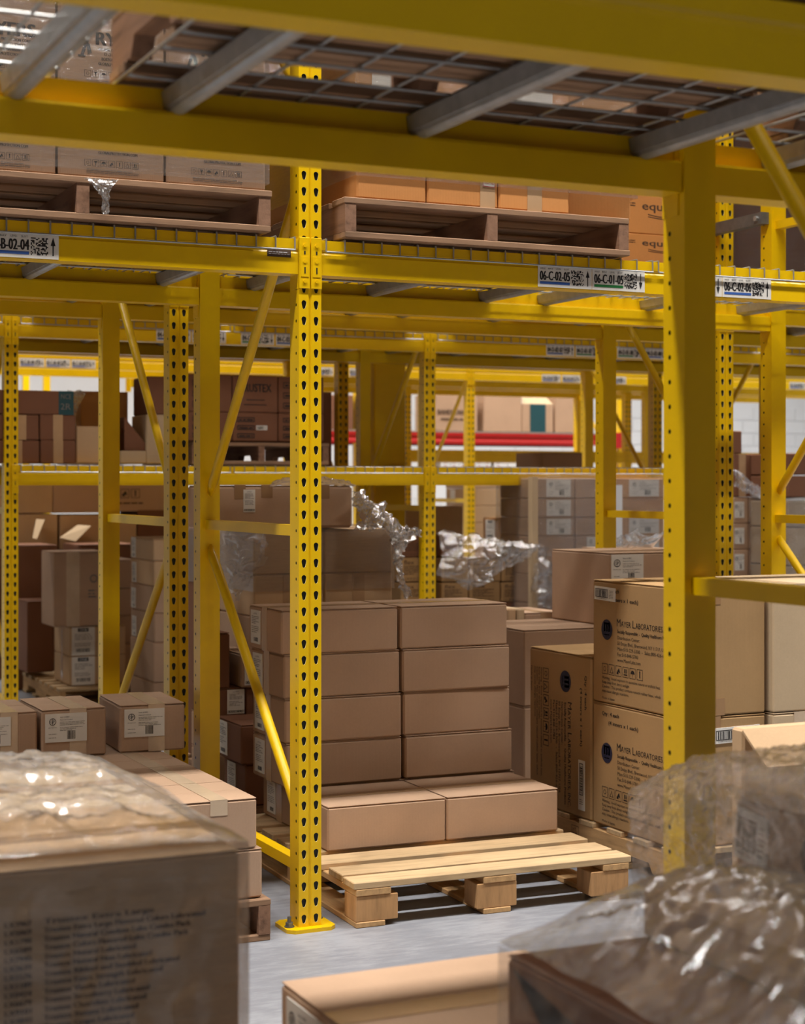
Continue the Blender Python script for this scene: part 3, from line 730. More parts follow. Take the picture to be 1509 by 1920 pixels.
for k, (bx, xl, tx, up, cl) in enumerate(((0, 293, '04-C-02-04', True, 1), (0, 360, '04-C-01-04', False, 2), (0, 452, '04-C-01-05', False, 2), (0, 517, '04-C-02-05', True, 1),
        (1, 1024, '04-D-02-07', True, 1), (1, 1079, '04-D-01-07', False, 2), (1, 1157, '04-D-01-08', False, 2), (1, 1210, '04-D-02-08', True, 1))):
    sl(R3[bx], T3, 2.330, None, xl, tx, up, cl, 20 + k, .205, True)
for k, (bx, xl, tx, up) in enumerate(((0, -12, '02-C-02-04', True), (0, 37, '02-C-01-04', False), (0, 86, '02-C-01-05', False), (0, 134, '02-C-02-05', True), (1, 585, '02-D-01-06', False), (1, 655, '02-D-02-06', True),
        (2, 1016, '02-E-02-07', True), (2, 1054, '02-E-01-07', False), (2, 1140, '02-E-01-08', False), (3, 1480, '02-F-02-09', True))):
    if bx in R5: sl(R5[bx], T5, 2.470, None, xl, tx, up, 1, 40 + k, .2, True)
# maker's sticker on the left beam
b = MB(); u = PX(501, T1) - R1[-1].location.x; b.box(u, u + .078, -.0016, -.0004, 2.112, 2.134)
o = link('maker_sticker', b.mesh('maker_sticker', M['brown_ink']), R1[-1]); o['label'] = 'small worn brown and white sticker'
p = Print(); p.lines(.004, .012, .07, 2, .006, 4, 4, .3); put_print(p, 'print', o, Matrix.Translation((u, -.0016, 2.114)) @ face_m(None, 'front', (1, 1, 1)), .0006)
# row spacer between rows 1 and 2 (bolted bar)
e = MB(); e.box(-.02, .02, T1 + FD - .06, T2 + .05, 2.525, 2.575); e = link('row_spacer', e.mesh('row_spacer', M['dsteel']), None, (S0 + BAY - .06, 0, 0)); tag(e, 'grey steel spacer bar bolted between two yellow uprights, upper right', 'bracket')
for y in (T1 + FD - .03, T2 + .02):
    q = MB(); q.extr([(y + .012 * cos(2 * pi * i / 6), 2.55 + .012 * sin(2 * pi * i / 6)) for i in range(6)], 'x', -.032, -.02); link('bolt', q.mesh('bolt', M['steel']), e)
# building column in the flue behind the slim frame
m = MB(); m.box(0, .235, 0, .07, 0, 7.38, 0, .006); m.box(.03, .2, .07, .2, 0, 7.38)
tag(link('steel_column', m.mesh('steel_column', M['yellow']), None, (4.665, 10.52, 0)), 'broad flat yellow building column behind the slim frame', 'column')
# red rack at the back
def red_rack():
    e = empty('red_rack', (0, 18.3, 0)); tag(e, 'red-beamed rack at the back, cartons on its top shelf', 'rack')
    for (a, b_) in ((4.3, 7.9), (7.95, 11.55)):
        m = MB(); m.extr([(0, 1.895), (.05, 1.895), (.05, 2.03), (0, 2.03), (0, 1.99), (.006, 1.985), (.006, 1.94), (0, 1.935)], 'x', a, b_); link('beam', m.mesh('beam', M['red']), e)
        m = MB(); m.extr([(1.05, 1.895), (1.1, 1.895), (1.1, 2.03), (1.05, 2.03)], 'x', a, b_); link('beam', m.mesh('beam', M['red']), e)
        m = MB(); m.box(a, b_, 0.01, 1.09, 2.031, 2.05); link('shelf_panel', m.mesh('shelf_panel', M['steel']), e)
        m = MB(); m.box(a, b_, 0.0, 1.09, 1.49, 1.57); s_ = link('shelf_panel', m.mesh('shelf_panel', M['card_pale']), e); s_['label'] = 'pale timber shelf with a white label'
    for x in (4.25, 7.925, 11.56):
        for y in (0.0, 1.03): m = MB(); m.box(x - .035, x + .035, y + .06, y + .13, 0, 3.2); link('post', m.mesh('post', M['yellow']), e)
    m = MB(); m.box(11.43, 11.6, -.01, -.001, 1.86, 2.06); link('end_bracket', m.mesh('end_bracket', M['red']), e)
    s0 = PX(945, 18.3); m = MB(); m.box(s0, s0 + .24, -.006, -.001, 1.49, 1.56); link('slot_label', m.mesh('slot_label', M['paper']), e)
red_rack()
#==LOADS
# ================================================================== loads
# ---- A: block pallet with the plain brown cartons
RZ = -.026
PZ = .144
block_pallet('pale block pallet in the middle, front boards bare below the brown cartons', 2.118, 4.918, .995, 1.2, RZ)
def art_small(w, h, sd): return art_list(w, h, sd)
# bottom layer: two in front, two behind
ra, rb = 2.205, 2.656
carton('plain brown carton at the front left of the pallet, bottom layer, tape along its top', ra, ra + .446, 5.368, 5.742, PZ + .002, PZ + .155, 'card', 'plain brown cartons on the block pallet', rz=-.02, tape='x', tapem='tape')
carton('plain brown carton at the front right of the pallet, bottom layer', rb, rb + .446, 5.360, 5.738, PZ + .002, PZ + .155, 'card', 'plain brown cartons on the block pallet', rz=-.02, tape='x')
lay = [('second', 2.196, 2.673), ('third', 2.192, 2.668), ('fourth', 2.188, 2.662), ('top', 2.178, 2.656)]
o, D = carton('plain brown carton with a side label, rear left of the bottom layer', 2.24, 2.69, 5.75, 6.1, PZ + .002, PZ + .156, 'card', 'plain brown cartons on the block pallet', tape='x', tape_drop=1)
sticker(o, 'left', D, .05, .02, .09, .12, art_small(.09, .12, 3))
carton('plain brown carton, rear right of the bottom layer, hidden behind the front ones', 2.695, 3.14, 5.75, 6.1, PZ + .002, PZ + .156, 'card', 'plain brown cartons on the block pallet')
for k, (nm, a, b_) in enumerate(lay):
    z = PZ + .159 + k * .1615
    o, D = carton('plain brown carton, left in the %s layer up, label on its left side' % nm, a, a + .462, 5.742, 6.09, z, z + .1595, 'card', 'plain brown cartons on the block pallet', rz=(.004, -.008, .006, -.003)[k], tape='x', tape_drop=1)
    sticker(o, 'left', D, .03, .018, .1, .125, art_small(.1, .125, 10 + k))
    carton('plain brown carton, right in the %s layer up' % nm, b_, b_ + .452, 5.744 + .004 * (k % 2), 6.09, z, z + .1595, 'card', 'plain brown cartons on the block pallet', rz=(-.006, .008, -.004, .005)[k], tape='x')

# ---- B: right-hand pallet with the big printed cartons
MY = 3.345
stringer_pallet('notched wooden pallet under the large printed cartons, burnt stamp on its side', MY - .01, 4.93, 1.02, 1.22, 0, 0, ('wood', 'wood_y'), None, 'y', 7)
pp = [o for o in COL.objects if o.name.startswith('wooden_pallet')][-1]
p = Print(); p.frame(0, 0, .055, .05, .002, 5); p.text('HT', .008, .028, .014, 5); p.lines(.006, .02, .042, 2, .009, 5, 3, .4)
put_print(p, 'stamp', pp, face_m(None, 'left', (1.02, 1.22, .1)) @ Matrix.Translation((.50, .045, 0)), .001)
def mayer(p, w, h, cut=False, sd=1):
    p.text('Qty : 4 each', w * .12, h * .905, h * .032, 0, w=w * .21, bold=.0006); p.text('(4 inners x 1 each)', w * .2, h * .835, h * .032, 0, w=w * .36, bold=.0006)
    p.text('M', w * .30, h * .64, h * .062, 0, w=w * .05); p.text('AYER', w * .355, h * .64, h * .046, 0, w=w * .12); p.text('L', w * .49, h * .64, h * .062, 0, w=w * .035); p.text('ABORATORIES, INC.', w * .53, h * .64, h * .046, 0, w=w * .43)
    p.text('Socially Responsible  -  Quality Healthcare Products', w * .31, h * .585, h * .028, 0, w=w * .64, bold=.0004)
    for i, t in enumerate(('Distribution Center:', '50 Emjay Blvd., Brentwood, NY 11717, USA', 'Main:510-229-5300  -  Sales:800-426-6366', 'Fax:510-848-5783', 'www.MayerLabs.com')):
        p.text(t, w * .31, h * (.535 - i * .045), h * .028, 0, w=w * (.27, .58, .6, .25, .28)[i])
    p.disc(w * .18, h * .6, w * .068, 6, 26)
    for i in range(3): p.rect(w * (.145 + .028 * i), h * .585, w * .017, h * .075, 4)
    p.rect(w * .145, h * .645, w * .073, h * .012, 4); p.rect(w * .15, h * .555, w * .06, h * .008, 4)
    for i in range(6): p.icon(w * (.12 + .085 * i), h * .235, w * .07, (0, 5, 3, 6, 2, 4)[i])
    for i, t in enumerate(('Warning : Avoid exposure to excessive natural or artificial heat.', 'Keep away from direct sunlight.', 'Caution : This product contains natural rubber latex, which', 'may cause allergic reactions.')):
        p.text(t, w * .12, h * (.195 - i * .036), h * .024, 0, w=w * (.7, .34, .7, .33)[i])
    p.text('Made in Japan', w * .12, h * .03, h * .02, 0, w=w * .16)
tw, th_ = .56, .455
for k, nm in enumerate(('lower', 'upper')):
    z0 = .13 + k * (th_ + .004)
    o, D = carton('large olive-tan laboratory carton, %s of the two, print on its left side' % nm, MY, MY + .376, 4.95, 4.95 + tw, z0, z0 + th_, 'card_olive', 'large laboratory cartons', tape='y', tapem='tape_brown', tape_drop=.14, tape_u=.42, tape_w=.05, seam='y')
    p = Print(); mayer(p, tw, th_); put_print(p, 'print', o, face_m(o, 'left', D), .0012)
    if k == 1: sticker(o, 'left', D, .015, th_ * .84, .145, .05, art_bar(.145, .05, 5), tilt=-.02)
    if k == 0: sticker(o, 'front', D, .15, th_ * .79, .2, .055, art_bar(.2, .055, 9), tilt=.02)
    if k == 1:
        m = MB(); m.box(.15, .2, -.0014, -.0002, 0, .06); link('tape', m.mesh('tape', M['tape_brown']), o)
    o, D = carton('large tan carton right of the laboratory cartons, %s row, scuffed corners' % nm, MY + .395, MY + .79, 4.93, 4.93 + .56, z0, z0 + th_, 'card_tan', 'large laboratory cartons', tape='y', tapem='tape_pale', tape_drop=.1, tape_u=.3)
    carton('large tan carton cut off by the right edge of the photo, %s row' % nm, MY + .80, MY + 1.145, 4.95, 5.5, z0, z0 + th_, 'card_tan', 'large laboratory cartons')
    carton('large olive carton behind the printed ones, %s row' % nm, MY + .30, MY + .85, 5.54, 5.98, z0 + (.17 if k else 0), z0 + th_ + .0, 'card_olive', 'large laboratory cartons') if k == 0 else None
sw, sh = .475, .62       # carton standing on end, print turned sideways
o, D = carton('tall olive-tan carton standing on end, its print turned sideways', MY - .004, MY + .29, 5.516, 5.516 + sw, .13, .13 + sh, 'card_olive', 'large laboratory cartons', seam='x')
p = Print(); mayer(p, sh, sw); Fm = face_m(o, 'left', D) @ Matrix.Translation((0, sh, 0)) @ Matrix.Rotation(-pi / 2, 4, 'Z')
put_print(p, 'print', o, Fm, .0012); sticker(o, 'left', D, .385, .03, .045, .19, art_barv(.045, .19, 4))
# cartons of row two behind them, big one with the round logo on top
t2 = 6.36
sA, zA = P(982, 1182, t2)
stringer_pallet('wooden pallet in the second row under the big carton with round logo', sA - .03, t2 - .02, 4.495 - sA, .98)
for k, (za, zb_) in enumerate(((.13, .45), (.452, zA))):
    o, D = carton('wide brown carton beside the tall printed one, %s of a pile of two' % ('lower', 'upper')[k], sA, sA + .56, t2, t2 + .52, za, zb_, 'card', 'brown cartons in row two', seam='x')
sB, zB = P(1141, 1037, t2)
o, D = carton('big brown carton with a round-logo label, on top of the second-row pile', sB, sB + .52, t2 - .01, t2 + .5, zA + .003, zB, 'card', 'brown cartons in row two', seam='x')
lw = PX(1203, t2) - PX(1143, t2); sticker(o, 'front', D, .006, (zB - zA) - .145, lw, .135, art_gd(lw, .135, 7))
carton('brown carton carrying the right half of the big logo carton', sA + .57, 4.485, t2, t2 + .5, .13, zA, 'card', 'brown cartons in row two')
# two low cartons further left behind the brown stack
for i, (a, b_) in enumerate(((955, 966), (970, 984))): pass
o, D = fbox('low brown carton peeping between the plain stack and the big logo carton', 985, 1060, 1150, 1570, 6.95, .35, 'card', tape='y', group='low cartons in the gap')
fbox('low pale carton end beside the plain stack top, wrapped in film', 953, 968, 1142, 1570, 6.95, .35, 'card_pale', flaps=False, group='low cartons in the gap')
fbox('low tan carton end with a tape strip, right of the film-wrapped end', 970, 984, 1142, 1570, 6.95, .35, 'card_tan', flaps=False, group='low cartons in the gap')

# ---- C: wrapped stack of row two behind the main post
tC = 6.75; zs = [.135, .312, .489, .666, .843, 1.02, 1.21]
sL, sM, sR = PX(476, tC), PX(608, tC), PX(736, tC)
stringer_pallet('wooden pallet hidden under the film-wrapped stack behind the main post', sL - .02, tC, sR - sL + .06, 1.0)
for k in range(6):
    for j, (a, b_) in enumerate(((sL, sM - .003), (sM, sR - .002))):
        carton('brown carton in the loosely wrapped stack, %s column, %s layer' % (('left', 'right')[j], ('lowest', 'second', 'third', 'fourth', 'fifth', 'top')[k]), a, b_, tC, tC + .45, zs[k] + .001, zs[k + 1] - .001, 'card_pale' if k > 3 else 'card', 'cartons in the loosely wrapped stack', flaps=(k == 5), tape='front' if (k, j) in ((4, 1), (4, 0)) else None, tape_u=.5)
for j in range(2):
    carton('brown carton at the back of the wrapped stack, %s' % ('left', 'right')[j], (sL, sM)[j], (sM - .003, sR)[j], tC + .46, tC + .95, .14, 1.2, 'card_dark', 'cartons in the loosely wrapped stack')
s0 = PX(402, tC); s1 = PX(658, tC); _, zt = P(603, 909, tC)
o, D = carton('wide brown carton lying across the top of the wrapped stack, white list label', s0, s1, tC - .02, tC + .38, 1.216, zt, 'card', None, seam='x', soft=.012)
u = PX(453, tC) - s0; sticker(o, 'front', D, u, .07, .052, .095, art_list(.052, .095, 3, 'myORIAL', True))
for uu, hh in ((.08, .06), (.2, .055), (.46, .06)):
    m = MB(); m.box(uu, uu + .05, -.0014, -.0002, D[2] - hh, D[2]); link('tape', m.mesh('tape', M['tape_brown']), o)
wrap_hull('stretch_wrap', 'film pulled tight round the stack behind the main post', sL, sR, tC, tC + .95, .95, 1.215, amp=.004, mat='film_tight', top=False, seed=2)

# ---- D: small cartons seen between the braces left of the stack
def dbox(label, x0, x1, yt, yb, t, dep, mat, art=None, u=0.02, face='front', fr=.8, fw=.6, **kw):
    o, D = fbox(label, x0, x1, yt, yb, t, dep, mat, **kw)
    if art:
        h = D[2] * fr; w = h * .62
        if art == 'gd': w = h * 1.5
        lim = (D[0] if face == 'front' else D[1]) * fw; w = min(w, lim)
        f = {'list': lambda: art_list(w, h, 5), 'listb': lambda: art_list(w, h, 5, box=True), 'gd': lambda: art_gd(w, h, 3), 'one': lambda: art_one(w, h, 4), 'bar': lambda: art_bar(w, h, 2), 'blank': lambda: None}[art]()
        sticker(o, face, D, u, (D[2] - h) * .6, w, h, f, lift=.0015)
    return o, D
GD_ = 'small cartons behind the near diagonal brace'
stringer_pallet('weathered pallet on the floor behind the brace, under the small dark cartons', 2.13, 6.29, .40, .40, 0, 0, ('wood_d', 'wood_dy'))
s_, z_ = P(460, 1433, 6.34)
o, D = carton('small dark carton low behind the brace, resting on the pallet boards', s_, s_ + .22, 6.34, 6.6, .13, z_, 'card_dark', GD_)
sticker(o, 'left', D, .05, .02, .1, D[2] * .8, art_list(.1, D[2] * .8, 6))
s2_, z2_ = P(452, 1360, 6.32)
o, D = carton('small dark carton with a side label, second up behind the brace', s2_, s2_ + .22, 6.32, 6.62, z_ + .001, z2_, 'card_dark', GD_)
sticker(o, 'left', D, .02, .015, .12, D[2] * .85, art_list(.12, D[2] * .85, 8))
tE = 6.72
zc0 = P(414, 1345, tE)[1]; zc1 = P(414, 1291, tE)[1]; za1 = P(452, 1225, tE)[1]
sc = [PX(400, tE), PX(461, tE), PX(475, tE)]
for k in range(2):
    zz = [.13, .13 + (zc0 - .13) / 2, zc0]
    carton('brown carton at the %s of the dark pile behind the second post' % ('foot', 'middle')[k], sc[0], sc[2], tE, tE + .3, zz[k] + .001, zz[k + 1] - .001, 'card', GD_)
o, D = carton('dark brown carton with white list label low behind the second post', sc[0], sc[1] - .004, tE, tE + .3, zc0, zc1 - .001, 'card_dark', GD_)
sticker(o, 'front', D, .06, .012, .075, D[2] * .85, art_list(.075, D[2] * .85, 9, box=True))
carton('dark carton behind the brace, right half of the middle pair', sc[1], sc[2], tE, tE + .3, zc0, zc1 - .001, 'card_dark', GD_)
sA_ = PX(452, tE - .02)
o, D = carton('small carton with a pale lit top, by the diagonal brace', sA_, sA_ + .13, tE - .02, tE + .28, zc1 + .001, za1, 'card', GD_, seam='y')
sticker(o, 'front', D, .015, .01, .085, D[2] * .85, art_list(.085, D[2] * .85, 12, box=True))
carton('dark red-brown carton tall behind the second post', PX(400, tE), PX(431, tE), tE, tE + .3, zc1, P(414, 1187, tE)[1], 'card_dark', GD_)
stringer_pallet('pallet under the dark pile behind the second post', sc[0] - .01, tE - .01, sc[2] - sc[0] + .01, .5, 0, 0, ('wood_d', 'wood_dy'))

# ---- E: stack in front of the near-left bay, round-logo cartons on top
EG = 'round-logo cartons on the near left pallet'
stringer_pallet('grey weathered pallet at the left of the foot plate, under the pale cartons', .62, 4.905, 1.205, 1.4, 0, -.0, ('wood_d', 'wood_dy'), None, 'y', 9)
zz = [.13, .283, .44]
cols = [(1.555, 1.80), (1.31, 1.553), (1.065, 1.308), (.82, 1.063)]
rowsE = [(4.925, 5.235), (5.24, 5.585), (5.59, 5.92), (5.925, 6.27)]
ti = 0
names_c = ['rightmost', 'second from right', 'third from right', 'leftmost']; names_r = ['front', 'second', 'third', 'rear']
for i, (a, b_) in enumerate(cols):
    for j, (ya, yb) in enumerate(rowsE):
        for k in range(2):
            sh_ = (.006 if k == 0 else -.012)
            if k == 0 and (j > 1): continue
            carton('pale brown carton, %s column, %s row, %s layer of the near-left pallet' % (names_c[i], names_r[j], ('lower', 'upper')[k]), a + sh_, b_ + sh_, ya, yb, zz[k] + .001, zz[k + 1] - .001, 'card', EG, tape='y' , tapem='tape_pale', seam='x')
for k in range(1):
    carton('long brown carton filling the rear of the near-left pallet, lower layer', .83, 1.79, 5.6, 6.27, .131, .282, 'card', EG)
lg = [('left', 1.115, 1.338, .438), ('middle', 1.352, 1.582, .440), ('right', 1.634, 1.872, .440)]
for q, (nm, a, b_, z) in enumerate(lg):
    o, D = carton('brown carton with a round-logo label, %s of the three on the near pallet' % nm, a, b_, 5.93 + (-.006 if q == 1 else 0), 6.29, z + .001, z + .17, 'card', EG, tape='y', tapem='tape_pale', tape_drop=1, tape_u=.56, tape_w=.06, rz=(0, 0, -.05)[q] )
    lw = (.13, .148, .146)[q]; sticker(o, 'front', D, (.0, .012, .016)[q] + .0, .055, lw, .1, art_gd(lw, .1, q))

# ---- F: loads on the upper level of rows one and two (and what shades them)
zD = 2.172 + .01; zD2 = 2.245 + .01
def upper_pallet(label, s, t, w, d, z=zD, **k): return stringer_pallet(label, s, t, w, d, z, 0, k.get('mats', ('wood_d', 'wood_dy')), None, 'y', 8, False)
UA = upper_pallet('dark wooden pallet on the upper deck at the left, shredded film on its middle block', .66, 4.93, 1.175, 1.05)
def art_atlas(w, h):
    p = Print(); p.text('RYERS.', w * .34, h * .50, h * .15, 0, w=w * .5, bold=.0025)
    p.ring(w * .25, h * .74, h * .07, h * .085, 0, 20); p.ring(w * .25, h * .74, h * .03, h * .036, 0, 14); p.rect(w * .25 - h * .08, h * .735, h * .16, h * .01); p.rect(w * .25 - h * .005, h * .66, h * .01, h * .16)
    p.tri([(w * .2, h * .64), (w * .3, h * .64), (w * .275, h * .5), (w * .235, h * .5)]); p.disc(w * .25, h * .65, h * .03, 0, 10)
    p.tri([(w * .235, h * .5), (w * .27, h * .5), (w * .23, h * .36), (w * .2, h * .36)]); p.tri([(w * .26, h * .52), (w * .29, h * .5), (w * .31, h * .40), (w * .27, h * .38)]); p.rect(w * .18, h * .35, w * .07, h * .02)
    for i, t in enumerate(('GLOBAL PROTECTION CORP.', '12 CHANNEL STREET', 'BOSTON, MA 02210 USA', 'GLOBALPROTECTION.COM')): p.text(t, w * (.37, .42, .40, .37)[i], h * (.44 - i * .055), h * .032, 0, w=w * (.40, .30, .33, .37)[i], bold=.0004)
    for i in range(7): p.icon(w * (.24 + .075 * i), h * .13, h * .075, i)
    p.lines(w * .26, h * .09, w * .5, 3, h * .018, 7, 3, .4); return p
UG = 'wrapped cartons on the upper left pallet'
for k in range(4):
    for i, (a, b_) in enumerate(((.855, 1.170), (1.178, 1.499), (1.507, 1.824))):
        z0 = zD + .128 + k * .264
        o, D = carton('printed carton in film, upper left pallet, %s in the %s row' % (('left', 'middle', 'right')[i], ('bottom', 'second', 'third', 'top')[k]), a, b_, 4.945, 5.3, z0 + .001, z0 + .262, 'card', UG, flaps=False)
        if k < 3: put_print(art_atlas(D[0], D[2]), 'print', o, face_m(o, 'front', D), .001)
carton('large brown carton behind the printed ones, upper left pallet', .86, 1.82, 5.32, 5.95, zD + .129, zD + 1.1, 'card_dark', None, flaps=False)
wrap_hull('stretch_wrap', 'stretch film in glossy bands round the printed cartons, upper left', .855, 1.826, 4.945, 5.96, zD + .15, zD + 1.17, amp=.006, mat='film_tight', top=False, g=.008, seed=5, res=.02)
s0, z0 = P(160, 345, 4.92); 
crumple('film_scrap', 'torn crumpled film hanging over the middle stringer of the upper left pallet', [[(PX(160, 4.92) + i * .033, 4.918, zD + .122) for i in range(4)], [(PX(172, 4.92) + i * .02, 4.912, zD + .10) for i in range(4)], [(PX(190, 4.92) + i * .008, 4.915, zD + .065) for i in range(4)], [(PX(190, 4.92) + i * .008, 4.918, zD + .02) for i in range(4)]], 20, 24, .006, 60, 'film_white', 3)
UB = upper_pallet('dark wooden pallet on the upper deck in the middle, orange cartons on it', 2.085, 4.93, 1.05, 1.05)
UO = 'orange-brown cartons on the upper middle pallet'
seg = [2.13, 2.378, 2.640, 2.912, 3.175]
for k in range(3):
    for i in range(4):
        z0 = zD + .128 + k * .262
        o, D = carton('orange-brown carton in film, upper middle pallet, %s of the %s row' % (('first', 'second', 'third', 'fourth')[i], ('bottom', 'second', 'top')[k]), seg[i] + .002, seg[i + 1] - .002, 4.945 + (.03 if i == 3 else 0), 5.3, z0 + .001, z0 + .26, 'card_orange' if k == 0 else 'card_warm', UO, flaps=False, tape='front' if i in (1, 2) else None, tapem='tape', tape_u=.85 if i == 1 else .5)
        if i == 1 and k < 2: p = Print(); p.frame(0, 0, .045, .13, .002, 3); p.text('SEAL', .004, .01, .016, 3, w=.036); p.text('OPEN', .004, .034, .016, 3, w=.036); p.ring(.022, .085, .014, .018, 3); sticker(o, 'front', D, .2, .07, .045, .13, p, 'paper', 'security_tape', tilt=-.04)
        if k == 0 and i in (1, 2): sticker(o, 'front', D, (.045, .05)[i - 1], .14, .17, .13, None, 'paper', 'delivery_note', tilt=.02)
        if k == 2 and i in (1, 2): sticker(o, 'front', D, .05, .05, .15, .15, None, 'paper', 'delivery_note', tilt=.02)
        if k == 1 and i in (0, 2): sticker(o, 'front', D, .05, .05, .15, .15, None, 'paper', 'delivery_note', tilt=-.02)
carton('large carton behind the orange-brown ones, upper middle pallet', 2.13, 3.12, 5.32, 5.95, zD + .129, zD + .5, 'card_warm', None, flaps=False)
wrap_hull('stretch_wrap', 'stretch film round the orange-brown cartons, upper middle pallet', 2.13, 3.17, 4.945, 5.96, zD + .2, zD + .93, amp=.005, mat='film_tight', top=False, g=.007, seed=8, res=.025)
# row two upper: cartons with a lower-case word and wave
def art_word(w, h):
    p = Print(); p.text('equate', w * .25, h * .62, h * .2, 5, w=w * .5, bold=.0012)
    for q in range(2):
        pts = [(w * (.33 + .35 * i / 10), h * (.5 - q * .06 - .05 * sin(pi * i / 10) * (1 - q * .3))) for i in range(11)]
        for i in range(10): (x0, y0), (x1, y1) = pts[i], pts[i + 1]; p.m.quad((x0, y0, 0), (x1, y1, 0), (x1, y1 + h * .02, 0), (x0, y0 + h * .02, 0), 5)
    p.lines(w * .05, h * .75, w * .12, 2, h * .06, 5, 2, .4); return p
te = 6.42
upper_pallet('dark pallet on the second-row upper deck behind the orange cartons', 3.97, te - .02, .52, .9, zD2)
a = PX(1165, te); a = min(a, 4.07)
for k, (yt, yb) in enumerate(((436, 492), (362, 434), (290, 360), (215, 288), (140, 213))):
    o, D = carton('orange carton printed with a lower-case word and wave, %s of the pile' % ('lowest', 'second', 'third', 'fourth', 'topmost')[k], a, a + .42, te, te + .4, (zD2 + .129) if k == 0 else P(1180, yb, te)[1] - .008, P(1180, yt, te)[1], 'card_orange', 'orange word-printed cartons', flaps=False)
    if k: put_print(art_word(D[0], D[2]), 'print', o, face_m(o, 'front', D), .0012)
    else: put_print(art_word(D[0], D[2]), 'print', o, face_m(o, 'front', D), .0012)
# dark wrapped loads further right / behind
for (lab, x0, x1, w, hh, mt, t) in (('dark wrapped carton block on row two, right of the wide shaded post', 1376, 1440, .9, 1.0, 'card_dark', 6.5),):
    s_ = PX(x0, t); upper_pallet('pallet under the dark wrapped block, upper right', s_ - .03, t - .03, 1.0, .9, zD2)
    carton(lab, s_, s_ + w, t, t + .8, zD2 + .13, zD2 + .13 + hh, mt, flaps=False); wrap_hull('stretch_wrap', 'dull stretch film round the dark block, upper right', s_, s_ + w, t, t + .8, zD2 + .13, zD2 + 1.12, amp=.006, seed=9, top=False)
for (lab, x0, w, t) in (('brown carton block on row two above the left bay', 350, .30, 6.5), ('brown carton block between the upper left pallet and the post', 500, .3, 6.5)):
    s_ = PX(x0, t); upper_pallet('pallet under the ' + lab, s_ - .02, t - .03, w + .05, .9, zD2); carton(lab, s_, s_ + w, t, t + .8, zD2 + .13, zD2 + 1.2, 'card_dark' if w < 1 else 'card', flaps=False, tape='front')
for k in range(2):
    s_ = (.0, -1.3)[k] + .0; 
    carton('brown carton block on row two, far upper left, %s' % ('inner', 'outer')[k], s_ + .3, s_ + 1.35, 6.5, 7.3, zD2 + .0, zD2 + 1.1, 'card', flaps=False, tape='front')
# pallet on the near deck overhead
stringer_pallet('rough wooden pallet overhead on the near wire deck, arrow-shaped white chip on its end', .80, 2.0, 1.13, .958, Z0T + .009, 0, ('wood_d', 'wood_dy'), None, 'y', 7)
pp = [o for o in COL.objects if o.name.startswith('wooden_pallet')][-1]
for i in range(2): carton('large brown carton overhead on the near pallet, %s' % ('left', 'right')[i], .83 + i * .55, 1.36 + i * .55, 2.03, 2.93, Z0T + .14, Z0T + .8, 'card_dark', flaps=False)
stringer_pallet('pallet overhead right of the wide shaded post', 2.2, 2.0, 1.1, .958, Z0T + .009)
carton('brown carton overhead right of the wide shaded post', 2.22, 3.2, 2.03, 2.93, Z0T + .14, Z0T + .8, 'card_dark', flaps=False)
# upper loads of rows three and four: the strip of pallet above each beam
for k, (s_, lab) in enumerate(((2.1, 'first'), (3.3, 'second'), (4.7, 'third'), (5.9, 'fourth'), (7.25, 'fifth'), (.75, 'leftmost'))):
    stringer_pallet('pallet on the third-row upper deck, %s from the left' % lab if lab != 'leftmost' else 'pallet on the third-row upper deck at the left edge', s_, T3 - .09, 1.1, 1.05, 2.345, 0, ('wood', 'wood_y'))
    carton('wrapped load on the third-row upper deck, %s' % lab, s_ + .03, s_ + 1.06, T3, T3 + 1.0, 2.475, 3.3, 'card', flaps=False)
for k in range(5):
    s_ = (2.1, 3.3, 4.7, 5.9, 7.3)[k]
    carton('load on the fourth-row upper beams, place %s' % ('one', 'two', 'three', 'four', 'five')[k], s_ + .03, s_ + 1.06, T4 + .02, T4 + 1.0, 2.425, 3.2, 'card', flaps=False)
    s_ += 2.5; carton('load on the fifth-row upper beams, place %s' % ('one', 'two', 'three', 'four', 'five')[k], s_ + .03, s_ + 1.06, T5 + .02, T5 + 1.0, 2.475, 3.4, 'card', flaps=False)
#==FAR
# unseen top level, added above the frame to keep light out of the racks
for (nm, k0, k1, tf) in (('near', -1, 2, T1), ('second', -1, 2, T2), ('third', 0, 3, T3), ('fourth', 0, 3, T4), ('fifth', 1, 4, T5), ('sixth', 1, 4, T6)):
    for k in range(k0, k1):
        a, b_ = S0 + k * BAY + h, S0 + (k + 1) * BAY - h; w_ = ('leftmost', 'left', 'middle', 'right', 'far right')[k + 1]
        rack_beam(a, b_, tf, 3.76, '%s row, %s bay, unseen front load beam added at the top level' % (nm, w_), 1, None)
        rack_beam(a, b_, tf + FD, 3.76, '%s row, %s bay, unseen rear load beam added at the top level' % (nm, w_), -1, None)
        for q in range(2):
            if nm in ('near', 'second') and k == 0: continue
            x = a + .06 + q * 1.2
            carton('large carton out of view on the top level, %s row, %s bay, %s' % (nm, w_, ('left', 'right')[q]), x, x + 1.14, tf + .02, tf + FD - .02, 3.765, 4.85, 'card', 'unseen cartons added for shade on the top level', flaps=False)
